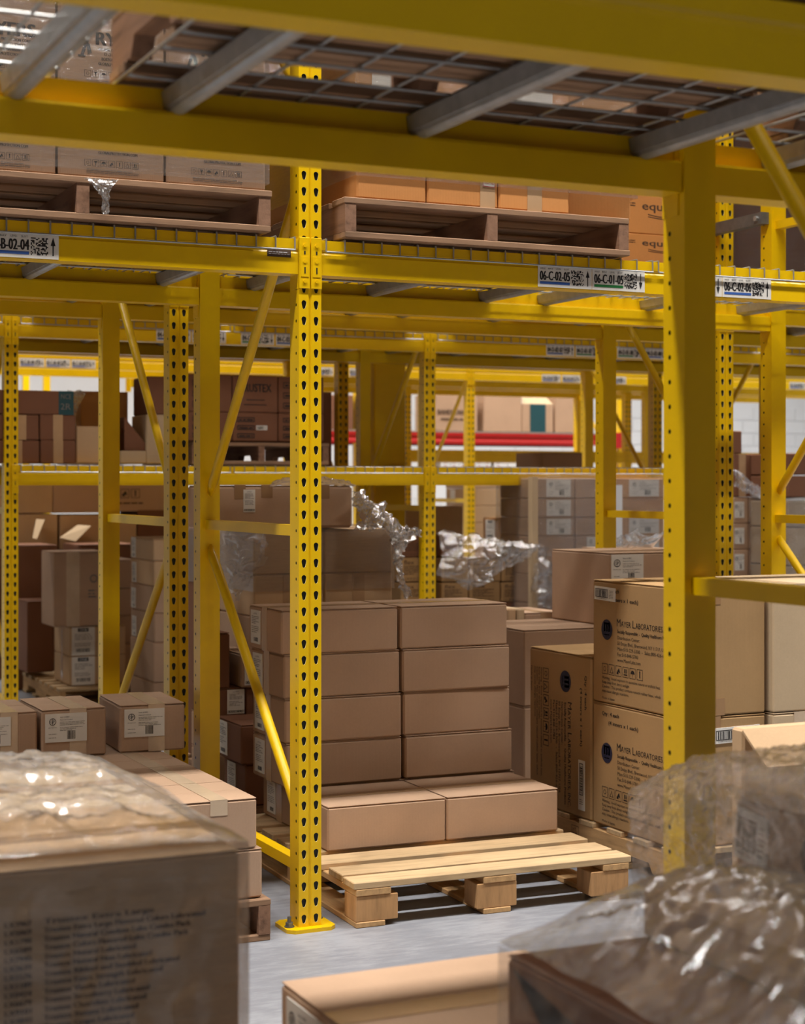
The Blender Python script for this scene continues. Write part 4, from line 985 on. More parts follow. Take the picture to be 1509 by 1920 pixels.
# ================================================================== third-row lower deck
T3L = 9.44; ZL = 1.521
def on(label, x0, x1, yt, z0, t, dep, mat, **kw):
    """carton standing at height z0, front face seen at columns x0..x1, its top at row yt"""
    a, z1 = P(x0, yt, t); b_ = PX(x1, t)
    return carton(label, a, b_, t, t + dep, z0 + .001, z1, mat, flaps=False, **kw)
G3 = 'cartons on the third-row lower deck, left bay'
z1 = P(40, 825, T3L)[1]; z2 = P(40, 777, T3L)[1]
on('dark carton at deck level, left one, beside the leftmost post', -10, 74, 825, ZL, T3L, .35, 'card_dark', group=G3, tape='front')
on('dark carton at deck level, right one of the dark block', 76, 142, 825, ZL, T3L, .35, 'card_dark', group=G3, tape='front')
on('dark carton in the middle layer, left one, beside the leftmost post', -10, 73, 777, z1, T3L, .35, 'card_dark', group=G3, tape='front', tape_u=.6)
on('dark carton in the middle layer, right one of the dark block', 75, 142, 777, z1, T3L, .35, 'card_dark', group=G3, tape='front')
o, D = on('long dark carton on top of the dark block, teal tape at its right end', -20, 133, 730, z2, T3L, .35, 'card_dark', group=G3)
u = PX(110, T3L) - o.location.x; m = MB(); m.box(u, u + .085, -.002, -.0002, 0, D[2]); q = link('tape', m.mesh('tape', M['teal']), o); q['label'] = 'teal printed tape'
p = Print(); p.text('NCE', .01, .09, .028, 7, w=.06); p.text('2R', .008, .03, .035, 7, w=.06); put_print(p, 'print', q, Matrix.Translation((u, -.002, 0)) @ face_m(None, 'front', (1, 1, 1)), .002)
o, D = on('brown carton behind the teal-taped one, pale sticker at its corner', 128, 152, 733, ZL + .001, T3L + .36, .3, 'card', group=G3)
on('pale carton beside the dark block on the lower deck, under the film-covered one', 143, 190, 799, ZL, T3L + .02, .34, 'card_pale', group=G3)
zq = P(143, 799, T3L + .02)[1]
on('orange-brown carton with film on its left end, on the pale one', 148, 240, 733, P(143, 799, T3L + .02)[1] + .001, T3L + .37, .34, 'card_warm', group=G3)
on('pale carton standing behind, under the orange-brown one', 150, 240, 800, ZL, T3L + .37, .33, 'card_pale', group=G3)
crumple('film_scrap', 'wisp of film draped over the orange-brown carton, left of the second post', [[(PX(150 + 12 * i, T3L) , T3L + .30, P(150, 732 - (6, 2, 8, 0)[i], T3L)[1]) for i in range(4)], [(PX(152 + 6 * i, T3L), T3L + .30, P(150, 765, T3L)[1]) for i in range(4)], [(PX(153 + 4 * i, T3L), T3L + .30, P(150, 795, T3L)[1]) for i in range(4)]], 20, 20, .01, 12, 'film_white', 11)
on('low tan carton on the lower deck between the second post and its brace', 225, 274, 845, ZL, T3L, .3, 'card_tan', group=G3)
on('dark carton standing tall right of the left brace', 277, 312, 705, P(277, 777, T3L)[1], T3L, .3, 'card_dark', group=G3)
on('pale carton marked with small print under the tall dark one', 274, 312, 777, ZL, T3L, .3, 'card_tan', group=G3)
m = MB(); m.poly([(0, 0, 0), (.16, 0, 0), (0, 0, .19)]); m.poly([(0, .25, 0), (.16, .25, 0), (0, .25, .19)]); m.quad((.16, 0, 0), (.16, .25, 0), (0, .25, .19), (0, 0, .19))
o = link('cardboard_box', m.mesh('cardboard_box', M['card_dark'], fix=False), None, (PX(226, T3L + .1), T3L + .02, P(226, 845, T3L)[1] + .002)); tag(o, 'dark folded cardboard wedge on the low tan carton', 'box')
# middle: dark pallet load on the lower deck, behind the main post
tm = T3L
GT = 'dark shipping cartons on the lower deck, middle'
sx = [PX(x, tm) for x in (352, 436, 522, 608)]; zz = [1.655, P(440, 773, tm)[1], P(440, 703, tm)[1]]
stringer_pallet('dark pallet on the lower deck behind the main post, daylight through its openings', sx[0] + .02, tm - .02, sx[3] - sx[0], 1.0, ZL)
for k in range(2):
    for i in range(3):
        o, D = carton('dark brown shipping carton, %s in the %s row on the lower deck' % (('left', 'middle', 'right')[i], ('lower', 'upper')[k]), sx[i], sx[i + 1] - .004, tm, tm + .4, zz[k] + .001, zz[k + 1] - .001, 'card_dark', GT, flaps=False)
        p = Print()
        if (k, i) == (1, 1): p.text('RUSTEX', D[0] * .25, D[2] * .56, D[2] * .22, 0, w=D[0] * .6, bold=.001); p.rect(D[0] * .3, D[2] * .33, D[0] * .4, .004); p.rect(D[0] * .25, D[2] * .2, D[0] * .5, .004)
        else:
            for j in range(3): p.frame(D[0] * .1, D[2] * (.12 + .28 * j), D[0] * .38, D[2] * .16, .004); p.lines(D[0] * .14, D[2] * (.17 + .28 * j), D[0] * .3, 1, D[2] * .1, 0, j)
        put_print(p, 'print', o, face_m(o, 'front', D), .003)
        if (k, i) == (0, 1): sticker(o, 'front', D, D[0] * .52, D[2] * .4, D[0] * .24, D[2] * .16, art_bar(D[0] * .24, D[2] * .16, 3))
# right of the main post: black bags and dark goods further back
on('dark goods in black film on the fourth-row lower deck, right of the main post', 600, 622, 735, ZL, T4 + .03, .6, 'card_dark')
# right bay lower deck: small open dark carton
tr = T4 + .02
on('low brown open carton on the lower deck, right bay', 1016, 1092, 848, ZL, tr, .4, 'card')
# red rack goods
t7 = 18.32
R7 = 'cartons on the red rack top shelf'
for (lab, x0, x1, yt, mt) in (('brown carton with stencilled word at the left of the red shelf', 818, 895, 738, 'card'), ('plain brown carton beside the stencilled one on the red shelf', 908, 978, 740, 'card'),
        ('brown carton banded with teal tape, open flap on top, red shelf', 979, 1037, 757, 'card'), ('brown open-topped carton at the right of the red shelf', 1041, 1092, 742, 'card'),
        ('brown carton at the left end of the red shelf, near the slim frame', 668, 682, 742, 'card_dark'), ('dark drum-like carton on the red shelf left of the column', 612, 662, 740, 'card_dark')):
    o, D = on(lab, x0, x1, yt, 2.05, t7, .6, mt, group=R7)
    if 'stencilled' in lab and 'word' in lab: p = Print(); p.text('BANDSTAND', D[0] * .02, D[2] * .45, D[2] * .13, 5, w=D[0] * .75, bold=.004); p.lines(D[0] * .1, D[2] * .3, D[0] * .55, 1, D[2] * .1, 5, 1); put_print(p, 'print', o, face_m(o, 'front', D), .004)
    if 'teal' in lab: m = MB(); m.box(D[0] * .25, D[0] * .75, -.004, 0, 0, D[2]); q = link('tape', m.mesh('tape', M['teal']), o); m = MB(); m.poly([(0, 0, D[2]), (D[0], 0, D[2]), (D[0] * .72, .1, D[2] + .16), (D[0] * .1, .1, D[2] + .18)]); m.poly([(0, .004, D[2]), (D[0] * .1, .104, D[2] + .18), (D[0] * .72, .104, D[2] + .16), (D[0], .004, D[2])]); link('flap', m.mesh('flap', M['card_tan'], fix=False), o)
crumple('film_scrap', 'scrap of pale film on top of the cartons on the red rack', [[(PX(936 + 13 * i, t7), t7 + .1, P(940, 726 + (10, 0, -6, 4)[i], t7)[1]) for i in range(4)], [(PX(936 + 13 * i, t7), t7 + .12, P(940, 742, t7)[1]) for i in range(4)]], 20, 10, .02, 6, 'film_white', 4)
zs_ = 1.571
WB = 'small white boxes under the red beam'
n_ = 0
for gi, (xa, xb, rows_) in enumerate(((828, 877, 3), (877, 921, 2), (921, 922, 0), (928, 952, 3), (952, 974, 2), (1000, 1022, 3), (1022, 1078, 3))):
    nx = max(1, round((xb - xa) / 17.0))
    for j in range(rows_):
        for i in range(nx if rows_ else 0):
            a = PX(xa + (xb - xa) * i / nx, t7); b_ = PX(xa + (xb - xa) * (i + 1) / nx, t7); n_ += 1
            m = MB(); hh = .075; m.box(0, b_ - a - .006, 0, .25, 0, hh - .003, 0, .003); o = link('small_box', m.mesh('small_box', M['white']), None, (a, t7, zs_ + .002 + j * hh))
            tag(o, 'small white box under the red beam, %s pile, %s row, %s' % (('first', 'second', '', 'third', 'fourth', 'fifth', 'last')[gi], ('bottom', 'middle', 'top')[j], ('left', 'centre', 'right')[i]), 'box', WB)
            if xa < 930: p = Print(); p.rect(.03, .02, .035, .035, 3); put_print(p, 'print', o, face_m(o, 'front', (b_ - a, .25, hh)), .003)
# ================================================================== floor stock further back
def pile(labs, x0, x1, ys, t, dep, mat, group=None, art=None, base=None, pallet=None, **kw):
    """stack whose layer boundaries in the photo are rows ys (top first); continues to the floor unseen"""
    a, b_ = PX(x0, t), PX(x1, t); zt = [P(x0, y, t)[1] for y in ys]; out = []
    if pallet: stringer_pallet(pallet, a - .03, t - .02, b_ - a + .06, dep + .04, 0, 0, ('wood', 'wood_y'))
    for k, lab in enumerate(labs):
        o, D = carton(lab, a + (.004 if k % 2 else 0), b_ - (.005 if k % 3 else 0), t, t + dep, zt[k + 1] + .001, zt[k] - .001, mat if isinstance(mat, str) else mat[k], group, flaps=(k == 0), **kw)
        out.append((o, D))
    lo = zt[-1]; base = base if base is not None else (.13 if pallet else .003)
    if lo > base + .05:
        n = max(1, round((lo - base) / .35)); 
        for q in range(n): carton('supporting carton, %s, below the %s' % (('at the floor', 'second up', 'third up', 'fourth up')[q], ' '.join(labs[-1].split(',')[0].split()[:9])), a, b_, t + .005, t + dep, base + q * (lo - base) / n + .001, base + (q + 1) * (lo - base) / n - .001, 'card', group, flaps=False)
    return out
# ONE cartons on their pallet (behind row three)
tO = 10.59
stringer_pallet('pale pallet on the far floor at the left, two short white-labelled cartons on it', 2.507, 10.49, 1.25, 1.05, 0, 0, ('wood', 'wood_y'), None, 'y', 7)
GO = 'cartons on the far left pallet'
sO = 2.595
for k in range(2):
    o, D = carton('squat brown carton with a tall white label, %s of two' % ('lower', 'upper')[k], sO, sO + .36, tO, tO + .42, .131 + k * .187, .316 + k * .187, 'card_pale', GO, tape='x', tape_drop=1, flaps=(k == 1))
    sticker(o, 'front', D, .012, .004, .148, .178, art_one(.148, .178, 3 + k))
o, D = carton('tall brown carton with a broad pale tape strip, standing on the squat pair', 2.49, 2.83, tO - .01, tO + .33, .507, .978, 'card', GO, tape='front', tapem='tape_pale', tape_u=.36, tape_w=.085)
p = Print(); p.ring(.255, .3, .018, .026, 7); p.lines(.22, .22, .06, 3, .02, 7, 3); put_print(p, 'print', o, face_m(o, 'front', D), .002)
o, D = fbox('narrow tall carton at the left rear of the far left pallet', 51, 100, 1128, 1262, 11.2, .3, 'card_dark', group=GO)
pile(['brown carton right of the tall taped one, topmost', 'brown carton right of the tall taped one, second down', 'brown carton right of the tall taped one, third down', 'brown carton right of the tall taped one, lowest in view'], 198, 256, (1050, 1104, 1155, 1208, 1255), 10.75, .4, 'card', GO)
fbox('dark carton in the far left heap, its flat top catching light', 33, 108, 1023, 1294, 11.6, .5, 'card_dark', group='dark cartons in the far left heap')
fbox('dark carton with a tiny sticker, top of the far left heap', 150, 262, 1022, 1290, 11.7, .5, 'card_dark', group='dark cartons in the far left heap')
GH = 'cartons along the fourth row, far left'
tH = 12.3
for (lab, x0, x1, yt, yb, mt) in (('tan carton at the top left of the far heap, pin-pricked face', -30, 99, 905, 963, 'card_pale'), ('brown carton at the top of the far heap, beside the tan one', 100, 187, 905, 962, 'card'),
        ('brown carton in the gap behind the brace, right of the far heap', 258, 375, 955, 1029, 'card_dark'), ('tan carton with a raised flap at the left of the far heap', -30, 108, 965, 1030, 'card_pale'), ('tan carton with open flaps left of the second post, far heap', 112, 256, 966, 1030, 'card_pale'),
        ('carton printed with an umbrella symbol, film-wrapped, far left', 188, 312, 903, 959, 'card')):
    o, D = fbox(lab, x0, x1, yt, yb, tH, .5, mt, flaps=False, group=GH)
    if 'umbrella' in lab:
        p = Print(); [p.icon(D[0] * (.14 + .16 * i), D[2] * .45, D[2] * .3, (2, 3, 4)[i]) for i in range(3)]
        p.text('THIS', .02, D[2] * .9, .05, 0, rot=1, w=.1); p.lines(D[0] * .14, D[2] * .25, D[0] * .5, 1, D[2] * .1, 5); put_print(p, 'print', o, face_m(o, 'front', D), .003)
for i, (x0, y0, x1, y1, x2, y2, x3, y3) in enumerate(((68, 973, 84, 974, 62, 1010, 54, 1008), (112, 1008, 146, 984, 163, 985, 134, 1014))):
    t_ = tH - .05; V = [(PX(x, t_), t_ - (.12 if k_ > 1 else 0), P(x, y, t_)[1]) for k_, (x, y) in enumerate(((x0, y0), (x1, y1), (x2, y2), (x3, y3)))]
    m = MB(); m.quad(*V); m.quad(*[(a, b_ + .004, c) for a, b_, c in V][::-1]); tag(link('cardboard_flap', m.mesh('cardboard_flap', M['card_tan'], fix=False)), ('narrow upright', 'bent')[i] + ' cardboard flap sticking out of the far left heap', 'cardboard')
for k in range(3): carton('large brown carton low in the far left heap, %s' % ('left', 'middle', 'right')[k], PX(-10, tH) + k * .45, PX(-10, tH) + k * .45 + .44, tH + .01, tH + .5, 0.003, P(50, 1030, tH)[1] - .003, 'card_dark', 'large cartons low in the far left heap', flaps=False)
pile(['white-edged pale carton, top of the pile between the second and third posts', 'white-edged pale carton, second of that pile', 'carton with a side label, third of that pile', 'carton with a side label, fourth of that pile', 'carton at the foot of that pile, in shade'], 288, 368, (1010, 1052, 1100, 1150, 1205, 1280), 9.7, .5, ['card_pale', 'card_pale', 'card', 'card', 'card'], 'pile between the second and third posts')
m = MB()
oo = [o for o in COL.objects if o.get('group') == 'pile between the second and third posts']
for q, o in enumerate(oo[:4]):
    D = (PX(368, 9.7) - PX(288, 9.7), .5, P(288, 1010, 9.7)[1] - P(288, 1052, 9.7)[1] - .01)
    w = .06; sticker(o, 'front', D, D[0] - .07, .006, w, D[2], art_list(w, D[2], q), lift=.002); sticker(o, 'left', D, .03, .006, .09, D[2], art_list(.09, D[2], q), lift=.002)
# nex cartons behind the slim frame
tN = 9.5; GN = 'dark small-print cartons on the third-row floor'
def art_nex(w, h, sd): p = Print(); p.text('flex', w * .1, h * .72, h * .18, 5, w=w * .4); p.lines(w * .1, h * .62, w * .7, 5, h * .08, 5, sd, .4); [p.icon(w * (.1 + .12 * i), h * .06, w * .09, i % 6, 5) for i in range(6)]; return p
nb = [(752, 800, 1004, 1045, 'top left, half behind the slim post'), (828, 862, 1003, 1043, 'top, just right of the slim post'), (752, 800, 1046, 1091, 'second layer left of the slim post'), (828, 879, 1047, 1091, 'second layer under the torn film'), (881, 939, 1050, 1091, 'second layer, middle, under the film'), (941, 1001, 1050, 1090, 'second layer, right end beside the film'),
      (752, 800, 1093, 1131, 'third layer left'), (828, 878, 1093, 1131, 'third layer, second'), (880, 938, 1092, 1131, 'third layer, third'), (940, 998, 1092, 1131, 'third layer, right end')]
for q, (x0, x1, yt, yb, lab) in enumerate(nb):
    o, D = fbox('dark brown small-print carton, ' + lab, x0, x1, yt, yb, tN, .4, 'card_dark' if q < 2 else 'card_olive', flaps=False, group=GN); put_print(art_nex(D[0], D[2], q), 'print', o, face_m(o, 'front', D), .002)
zf = P(750, 1131, tN)[1] - .004; xa = PX(752, tN)
for k in range(4): carton('dark carton low under the small-print ones, place %s from the left' % ('one', 'two', 'three', 'four')[k], (xa, 4.60, 4.795, 4.99)[k], (4.48, 4.79, 4.985, PX(1001, tN))[k], tN, tN + .4, .13, zf, 'card_dark', GN, flaps=False)
stringer_pallet('pallet under the dark small-print cartons, third-row floor', 4.59, tN - .02, PX(1001, tN) - 4.57, .9)
stringer_pallet('short pallet left of the slim frame under the small-print cartons', xa - .02, tN - .02, 4.49 - xa + .02, .9)
# tan carton right of the column, fourth row floor
pile(['long tan carton with a pale top, between the column and the slim frame'], 745, 868, (950, 1012), 11.2, .55, 'card_pale')
# fifth-row pile with white notice
pl = pile(['tan carton under the deck, top of the distant pale pile', 'tan carton with an end label, second of the distant pile', 'tan carton with a white notice, third of the distant pile', 'tan carton, lowest in view of the distant pile'], 889, 970, (903, 916, 948, 980, 1014), 13.95, .6, 'card_pale', 'distant pale pile')
for k, (o, D) in enumerate(pl[1:]): sticker(o, 'left', D, .1, .02, .1, D[2] * .8, None, lift=.003)
o, D = pl[2]; p = Print(); p.text('INVENTORIED', .02, .10, .018, 0, w=.1, bold=.002); sticker(o, 'front', D, D[0] * .62, .03, .14, D[2] * .75, p, lift=.003)
pile(['small brown carton with a narrow label on its side, before the distant pale pile'], 945, 1000, (971, 1014), 11.4, .35, 'card_warm')
oq = [o for o in COL.objects if o.get('label', '').startswith('small brown carton with a narrow label')][0]
sticker(oq, 'left', (.2, .35, .15), .05, .004, .16, .15, art_one(.16, .15, 8), lift=.003)
pile(['pair of tan cartons, distant, beside the wrapped stack'], 972, 1002, (950, 975), 14.0, .4, 'card_pale')
# wrapped stack in the second aisle
tW = 9.24; GW = 'film-wrapped stack in the aisle behind the big logo carton'
sxW = [PX(1001, tW), PX(1078, tW), PX(1150, tW), PX(1245, tW)]
ysW = [896, 935, 971, 1006, 1041, 1078]; zW = [P(1001, y, tW)[1] for y in ysW]
base_n = 4
zl = zW + [zW[-1] - .18 * (i + 1) for i in range(base_n)] + [.135]
stringer_pallet('pallet under the film-wrapped stack in the second aisle', sxW[0] - .02, tW - .02, sxW[3] - sxW[0] + .06, .9)
for k in range(len(zl) - 1):
    for i in range(3):
        if i and k > 5: continue
        o, D = carton('brown carton in the aisle wrapped stack, %s column, %s layer from the top' % (('left', 'middle', 'right')[i], ('first', 'second', 'third', 'fourth', 'fifth', 'sixth', 'seventh', 'eighth', 'ninth', 'tenth')[k]), sxW[i] + .002, sxW[i + 1] - .003, tW, tW + .45, zl[k + 1] + .001, zl[k] - .001, 'card' if i < 2 else 'card_warm', GW, flaps=False)
        if (k, i) in ((0, 0), (2, 0), (0, 2), (1, 0), (3, 2), (2, 2), (3, 1)): sticker(o, 'front', D, D[0] * .3, .01, D[0] * .6, D[2] * .85, art_gd(D[0] * .6, D[2] * .85, k), lift=.002)
for i in (1, 2): carton('large carton under the aisle wrapped stack, %s' % ('middle', 'right')[i - 1], sxW[i] + .002, sxW[i + 1] - .003, tW, tW + .45, .135, zl[6] - .002, 'card', GW, flaps=False)
wrap_hull('stretch_wrap', 'stretch film round the aisle stack behind the big logo carton', sxW[0], sxW[3], tW, tW + .47, .2, zW[0] + .002, amp=.012, mat='film_tight', top=True, g=.012, seed=12, sc=5, res=.03)
m = MB(); m.box(-.02, .015, -.024, -.02, 0, 1.31); m.box(-.024, -.02, -.024, .03, 0, 1.31); tag(link('corner_board', m.mesh('corner_board', M['card_tan']), None, (sxW[0] - .0, tW - .0, .14)), 'pale corner board at the left edge of the aisle wrapped stack', 'cardboard')
m = MB(); m.box(0, .05, 0, .008, 0, 1.25); tag(link('corner_board', m.mesh('corner_board', M['white']), None, (PX(1154, tW - .06), tW - .06, .15)), 'white upright strip beside the shaded post, before the aisle stack', 'cardboard')
crumple('film_bundle', 'bright crumpled film heap behind the big logo carton', [[(PX(1160 + 30 * i, 8.2), 8.2 + .05 * j, P(1160, (1003, 998, 1004, 996)[i] + 14 * j, 8.2)[1]) for i in range(4)] for j in range(4)], 50, 30, .03, 8, 'film_white', 21)
pile(['brown carton carrying the bright film heap, second row'], 1158, 1262, (1030, 1075), 8.25, .4, 'card')
# film draped over the small-print cartons and the torn film beside the wrapped stack
def C(x, y, t): a, z = P(x, y, t); return (a, t, z)
crumple('loose_film', 'sagging torn film hanging over the dark small-print cartons', [
    [C(818, 996, 9.3), C(870, 1000, 9.25), C(930, 1012, 9.2), C(990, 1018, 9.2), C(1030, 1024, 9.3)],
    [C(826, 1040, 9.25), C(880, 1022, 9.15), C(930, 1024, 9.1), C(985, 1026, 9.15), C(1035, 1040, 9.3)],
    [C(828, 1070, 9.2), C(872, 1072, 9.12), C(912, 1066, 9.1), C(950, 1050, 9.15), C(1000, 1046, 9.25)],
    [C(850, 1090, 9.2), C(872, 1108, 9.15), C(896, 1100, 9.1), C(925, 1082, 9.15), C(948, 1060, 9.25)]], 90, 50, .03, 7, 'film', 31)
crumple('loose_film', 'film tail hanging down beside the right end of the small-print cartons', [
    [C(990, 1022, 9.25), C(1015, 1024, 9.22), C(1036, 1034, 9.25)], [C(1002, 1060, 9.22), C(1020, 1064, 9.2), C(1042, 1070, 9.25)], [C(1000, 1098, 9.22), C(1018, 1102, 9.2), C(1044, 1104, 9.25)], [C(1002, 1136, 9.22), C(1020, 1136, 9.2), C(1044, 1138, 9.25)]], 24, 50, .03, 8, 'film', 33)
tq = 6.68
crumple('loose_film', 'twisted bright film torn loose at the right of the stack behind the main post', [
    [C(655, 914, tq), C(675, 924, tq), C(700, 932, tq), C(722, 950, tq), C(738, 978, tq + .05), C(790, 1000, tq + .2)],
    [C(664, 932, tq), C(682, 944, tq - .03), C(700, 958, tq - .05), C(722, 980, tq - .05), C(745, 1005, tq), C(775, 1012, tq + .1)],
    [C(676, 966, tq), C(690, 972, tq - .04), C(708, 982, tq - .06), C(730, 1000, tq - .05), C(745, 1030, tq), C(760, 1030, tq + .05)],
    [C(664, 995, tq), C(690, 990, tq - .03), C(712, 996, tq - .04), C(735, 1012, tq - .02), C(740, 1050, tq), C(752, 1046, tq)]], 90, 60, .03, 11, 'film_white', 41)
crumple('loose_film', 'narrow film tail running down over the yellow brace behind the stack', [
    [C(736, 1000, tq), C(748, 1000, tq)], [C(738, 1040, tq), C(756, 1040, tq)], [C(744, 1080, tq), C(760, 1080, tq)], [C(752, 1118, tq), C(772, 1120, tq)]], 14, 60, .02, 14, 'film_white', 43)
crumple('loose_film', 'torn film hanging at the left of the stack behind the main post', [
    [C(415, 996, tq), C(440, 998, tq - .02), C(465, 1000, tq - .03), C(500, 996, tq - .02)],
    [C(414, 1024, tq), C(440, 1028, tq - .04), C(474, 1024, tq - .05), C(496, 1028, tq - .04)],
    [C(416, 1050, tq), C(440, 1058, tq - .03), C(470, 1056, tq - .04), C(502, 1052, tq - .05)],
    [C(430, 1090, tq), C(444, 1100, tq - .02), C(458, 1092, tq), C(474, 1078, tq)],
    [C(440, 1122, tq), C(446, 1130, tq), C(452, 1126, tq), C(458, 1110, tq)]], 60, 70, .022, 12, 'film', 47)
crumple('loose_film', 'thin film bubble over the wide carton on the wrapped stack', [
    [C(505, 908, tq + .1), C(530, 896, tq + .15), C(580, 893, tq + .2), C(630, 897, tq + .2), C(664, 910, tq + .1)],
    [C(505, 912, tq - .01), C(530, 910, tq - .01), C(580, 909, tq - .01), C(630, 910, tq - .01), C(664, 912, tq - .01)]], 60, 16, .01, 14, 'film_soft', 49)
# right edge: labelled cartons and pinkish cartons behind the frame
tX = 9.3; GX = 'round-logo cartons beyond the right-hand uprights'
sX = [PX(1374, tX), PX(1403, tX), PX(1440, tX)]
zX = [P(1374, y, tX)[1] for y in (932, 981, 1030, 1080)] + [.55, .135]
for k in range(5):
    for i in range(2):
        o, D = carton('labelled brown carton beyond the right uprights, %s column, %s layer' % (('left', 'right')[i], ('top', 'second', 'third', 'fourth', 'bottom')[k]), sX[i] + .002, sX[i + 1] - .002, tX, tX + .4, zX[k + 1] + .001, zX[k] - .001, 'card', GX, flaps=False)
        if k < 3: w = D[0] * .62; sticker(o, 'front', D, D[0] * .1, D[2] * .2, w, D[2] * .62, art_gd(w, D[2] * .62, k), lift=.002)
carton('dark carton in the top row beyond the right uprights', PX(1376, tX), PX(1427, tX), tX, tX + .4, zX[0] + .002, P(1376, 851, tX)[1], 'card_dark', 'dark cartons topping the right-hand pile', flaps=False, tape='front', tape_u=.3)
carton('small dark carton standing on the pile beyond the right uprights', PX(1376, tX), PX(1391, tX), tX, tX + .3, P(1376, 851, tX)[1] + .002, P(1376, 808, tX)[1], 'card_dark', 'dark cartons topping the right-hand pile', flaps=False)
stringer_pallet('pallet under the labelled cartons beyond the right uprights', sX[0] - .05, tX - .02, 1.1, .9)
tY = 8.9; GY = 'pinkish film-wrapped cartons at the right edge'
for k, (ya, yb) in enumerate(((850, 890), (892, 932), (940, 988), (990, 1060), (1062, 1120), (1122, 1420))):
    o, D = fbox('pinkish carton at the right edge of the photo, %s' % ('', '', 'top of four', 'second of four', 'third of four', 'lowest')[k] if k > 1 else 'dark carton at the right edge, %s of two over the wrapped ones' % ('upper', 'lower')[k], 1477, 1540, ya, yb, tY, .4, 'card_dark' if k < 2 else 'card_tan', flaps=False, group=GY)
wrap_hull('stretch_wrap', 'pale film round the cartons at the right edge', PX(1477, tY), PX(1540, tY), tY, tY + .4, .14, P(1477, 938, tY)[1], amp=.02, mat='film', g=.01, seed=31, sc=6)
crumple('loose_film', 'glossy film strands trailing between the two right-hand uprights', [[C(1376, 880, 8.8), C(1395, 892, 8.8), C(1410, 905, 8.8), C(1428, 916, 8.8)], [C(1376, 896, 8.8), C(1392, 908, 8.8), C(1410, 916, 8.8), C(1430, 928, 8.8)], [C(1376, 912, 8.8), C(1394, 922, 8.8), C(1410, 930, 8.8), C(1430, 934, 8.8)]], 40, 16, .02, 14, 'film_soft', 51)
# ================================================================== foreground
# flat pale carton at the right, standing on a taller one
o, D = carton('flattened pale carton standing upright, its rim showing above the film at the right', 2.46, 2.9, 3.36, 3.41, .003, .812, 'card_pale', None, flaps=False)
m = MB(); m.box(0, .44, -.12, .002, -.006, .0); q = m.mesh('flap', M['card_pale']); q.transform(Matrix.Translation((0, 0, .806)) @ Matrix.Rotation(radians(38), 4, 'X')); link('flap', q, o)
# near left wrapped pallet
lx0, lx1, ly0, ly1, lz = .10, .936, 2.66, 3.6, .80
stringer_pallet('pallet under the blurred wrapped cartons, bottom left', lx0 - .02, ly0 - .02, lx1 - lx0 + .04, ly1 - ly0)
def art_listing(w, h):
    p = Print(); r = random.Random(4)
    rows_ = ('Trustex Extra Large Assorted Lube', 'Trustex Extra Large Flavored Lubricated', 'Trustex Natural Lubricated Combo Pack', 'Trustex Colors Flavored Combo Pack', 'Trustex Natural Lubricated', 'Trustex Natural Non Lubricated', 'Trustex Ribbed and Studded Lubricated', 'Trustex Extra Strength Lubricated', 'Trustex Vanilla Lubricated', 'Trustex Strawberry Lubricated', 'Trustex Chocolate Lubricated', 'Trustex Banana Lubricated', 'Trustex Grape Lubricated', 'Trustex Cola Lubricated', 'Trustex Mint Lubricated')
    for i, t in enumerate(rows_):
        v = h * (.93 - i * .062); p.text('LX%04d' % r.randint(100, 9999), w * .0, v, h * .026, 5, w=w * .12, bold=.0012); p.text(t, w * .24, v, h * .026, 5, w=w * (len(t) / 42.0) * .72, bold=.0012)
    return p
for i in range(2):
    for j in range(2):
        a, b_ = (lx0, .398) if i == 0 else (.401, lx1)
        ya, yb = (ly0, 3.12) if j == 0 else (3.125, ly1)
        for k in range(2):
            o, D = carton('blurred tan carton in the near left wrap, %s, %s, %s' % (('left', 'right')[i], ('front', 'back')[j], ('lower', 'upper')[k]), a, b_, ya, yb, .13 + k * .335, .463 + k * .335, 'card_pale' if j == 0 else 'card_tan', 'cartons in the near left wrap', tape='x', tapem='tape_brown', flaps=(k == 1))
pr_o = [o for o in COL.objects if o.get('label', '') == 'blurred tan carton in the near left wrap, right, front, upper'][0]
def art_rows():
    p = Print(); r = random.Random(4); c1, c2 = PX(8, ly0) - .401, PX(82, ly0) - .401
    rows_ = (('Trustex Extra Large', 190), ('Trustex Extra Large Flavored Colors Lubricated', 282), ('Trustex Natural Condom Lube Combo Pack', 256), ('Trustex Colors Flavored Lube Combo Pack', 252), ('Trustex Natural Lubricated', 158), ('Trustex Natural Non Lubricated', 186), ('Trustex Ribbed and Studded Lubricated', 235), ('Trustex Extra Strength Lubricated', 205), ('Trustex Vanilla Lubricated', 156), ('Trustex Strawberry Lubricated', 182), ('Trustex Chocolate Lubricated', 176), ('Trustex Banana Lubricated', 162), ('Trustex Grape Lubricated', 154), ('Trustex Cola Lubricated', 146), ('Trustex Mint Lubricated', 142))
    for i, (t, w) in enumerate(rows_):
        v = .333 - .088 - i * .0138; p.text('LX%04d' % r.randint(100, 9999), c1, v, .0085, 5, w=.042, bold=.0008); p.text(t, c2, v, .0085, 5, w=w * .00094, bold=.0008)
    return p
put_print(art_rows(), 'print', pr_o, face_m(None, 'front', (1, 1, 1)), .0012)
def hump(a, b): return .035 * sin(pi * min(1, a * 1.02)) ** .4 * (.25 + .75 * sin(pi * b) ** .5) + .03 * max(0, noise.noise(Vector((a * 3, b * 3, 1))))
wrap_hull('stretch_wrap', 'glossy crumpled film over the blurred cartons, bottom left', lx0, lx1, ly0, ly1, .135, lz + .001, amp=.015, mat='film_soft', g=.012, seed=3, sc=11, res=.01, ztop_fn=hump)
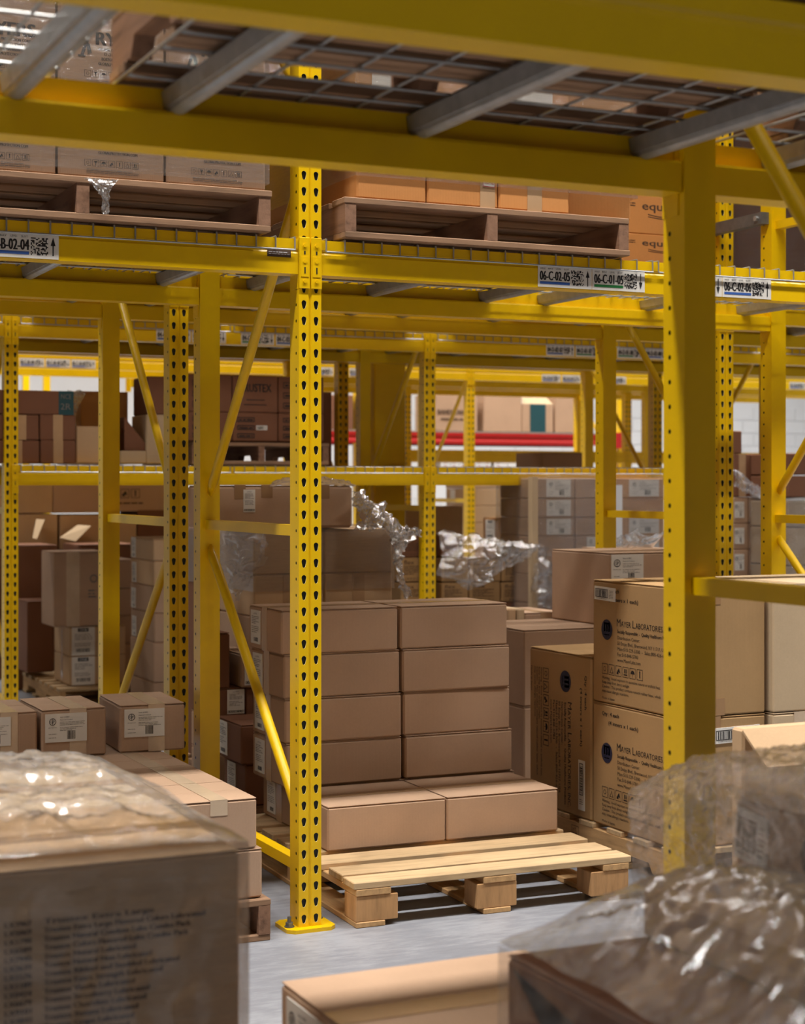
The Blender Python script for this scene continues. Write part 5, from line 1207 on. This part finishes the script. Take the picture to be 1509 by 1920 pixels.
# low carton at the bottom centre
stringer_pallet('pallet under the low carton at the bottom centre', 1.09, 2.385, .53, .52)
carton('large plain brown carton under the low labelled one, bottom centre', 1.1, 1.9, 2.0, 2.62, .13, .345, 'card', None) if False else None
carton('plain carton under the wide one at the bottom centre', 1.10, 1.56, 2.42, 2.86, .13, .34, 'card', None)
o, D = carton('wide brown carton at the bottom centre, tape on top, logo label on its end', 1.094, 1.60, 2.40, 2.886, .342, .5, 'card', None, tape='x', tapem='tape', tape_w=.07, tape_drop=0, seam='x')
sticker(o, 'left', D, .035, .02, .17, .12, art_gd(.17, .12, 4))
carton('pale carton below the floor-level gap at the bottom, left of the wide one', .97, 1.085, 2.3, 2.8, .003, .3, 'card_pale', None)
# near right wrapped pallet
stringer_pallet('pallet under the film-wrapped cartons at the bottom right', 1.262, 1.33, .69, 1.03)
rx0, ry1 = 1.272, 2.36
for i in range(2):
    for j in range(2):
        a = rx0 + .0 + i * .335; ya = 1.36 + j * .5
        for k in range(2):
            o, D = carton('blurred brown carton in the bottom right wrap, %s, %s, %s' % (('left', 'right')[i], ('front', 'back')[j], ('lower', 'upper')[k]), a, a + .332, ya, ya + .495, .13 + k * .266, .395 + k * .266, 'card_dark' if k and not i else 'card', 'cartons in the bottom right wrap')
            if k == 1 and i == 0: p = Print(); p.tri([(.02, .25), (.2, .12), (.45, .1), (.3, .2)], 0); p.rect(.05, .02, .2, .07, 0); put_print(p, 'print', o, face_m(o, 'left', D), .0012)
def hump2(a, b):
    return .15 * (max(0, sin(pi * min(1, (a + .02)))) ** .6) * (max(0, sin(pi * min(1, b * .98 + .01))) ** .3) * (.6 + .4 * cos((a - .35) * 5)) + .02 * noise.noise(Vector((a * 6, b * 6, 3)))
wrap_hull('stretch_wrap', 'billowing glossy film over the blurred cartons, bottom right', rx0, rx0 + .675, 1.36, 2.355, .135, .664, amp=.012, mat='film_soft', g=.01, seed=7, sc=13, res=.009, ztop_fn=hump2)
carton('low carton under the film at the right, carrying the barcode carton', 1.52, 1.945, 1.86, 2.35, .664, .742, 'card', None, flaps=False)
# upper wrapped cartons with barcode label behind it
o, D = carton('brown carton in clear film at the right, barcode label on its side', 1.705, 1.95, 1.98, 2.35, .744, .878, 'card', None)
sticker(o, 'left', D, .0, .035, .085, .085, art_bar(.085, .085, 5), tilt=-.1)
p = Print(); p.ring(.22, .07, .03, .045); p.rect(.29, .02, .02, .1, 0); put_print(p, 'print', o, face_m(o, 'left', D), .0012)
def K(x, y, t): a, z = P(x, y, t); return (a, t, z)
crumple('stretch_wrap', 'clear crackled film sheet hanging left of the barcode carton, post visible through it', [
    [K(1184, 1478, 2.66), K(1240, 1450, 2.66), K(1300, 1420, 2.62), K(1420, 1406, 2.5), K(1530, 1392, 2.45)],
    [K(1182, 1500, 2.6), K(1240, 1470, 2.56), K(1320, 1450, 2.48), K(1420, 1440, 2.34), K(1530, 1430, 2.25)],
    [K(1178, 1560, 2.56), K(1235, 1560, 2.5), K(1325, 1500, 2.40), K(1420, 1495, 2.25), K(1530, 1490, 2.10)],
    [K(1180, 1620, 2.56), K(1240, 1640, 2.5), K(1325, 1600, 2.40), K(1420, 1600, 2.25), K(1530, 1600, 2.10)],
    [K(1186, 1690, 2.56), K(1240, 1700, 2.5), K(1325, 1700, 2.40), K(1420, 1700, 2.26), K(1530, 1700, 2.12)]], 200, 160, .008, 24, 'film', 61)
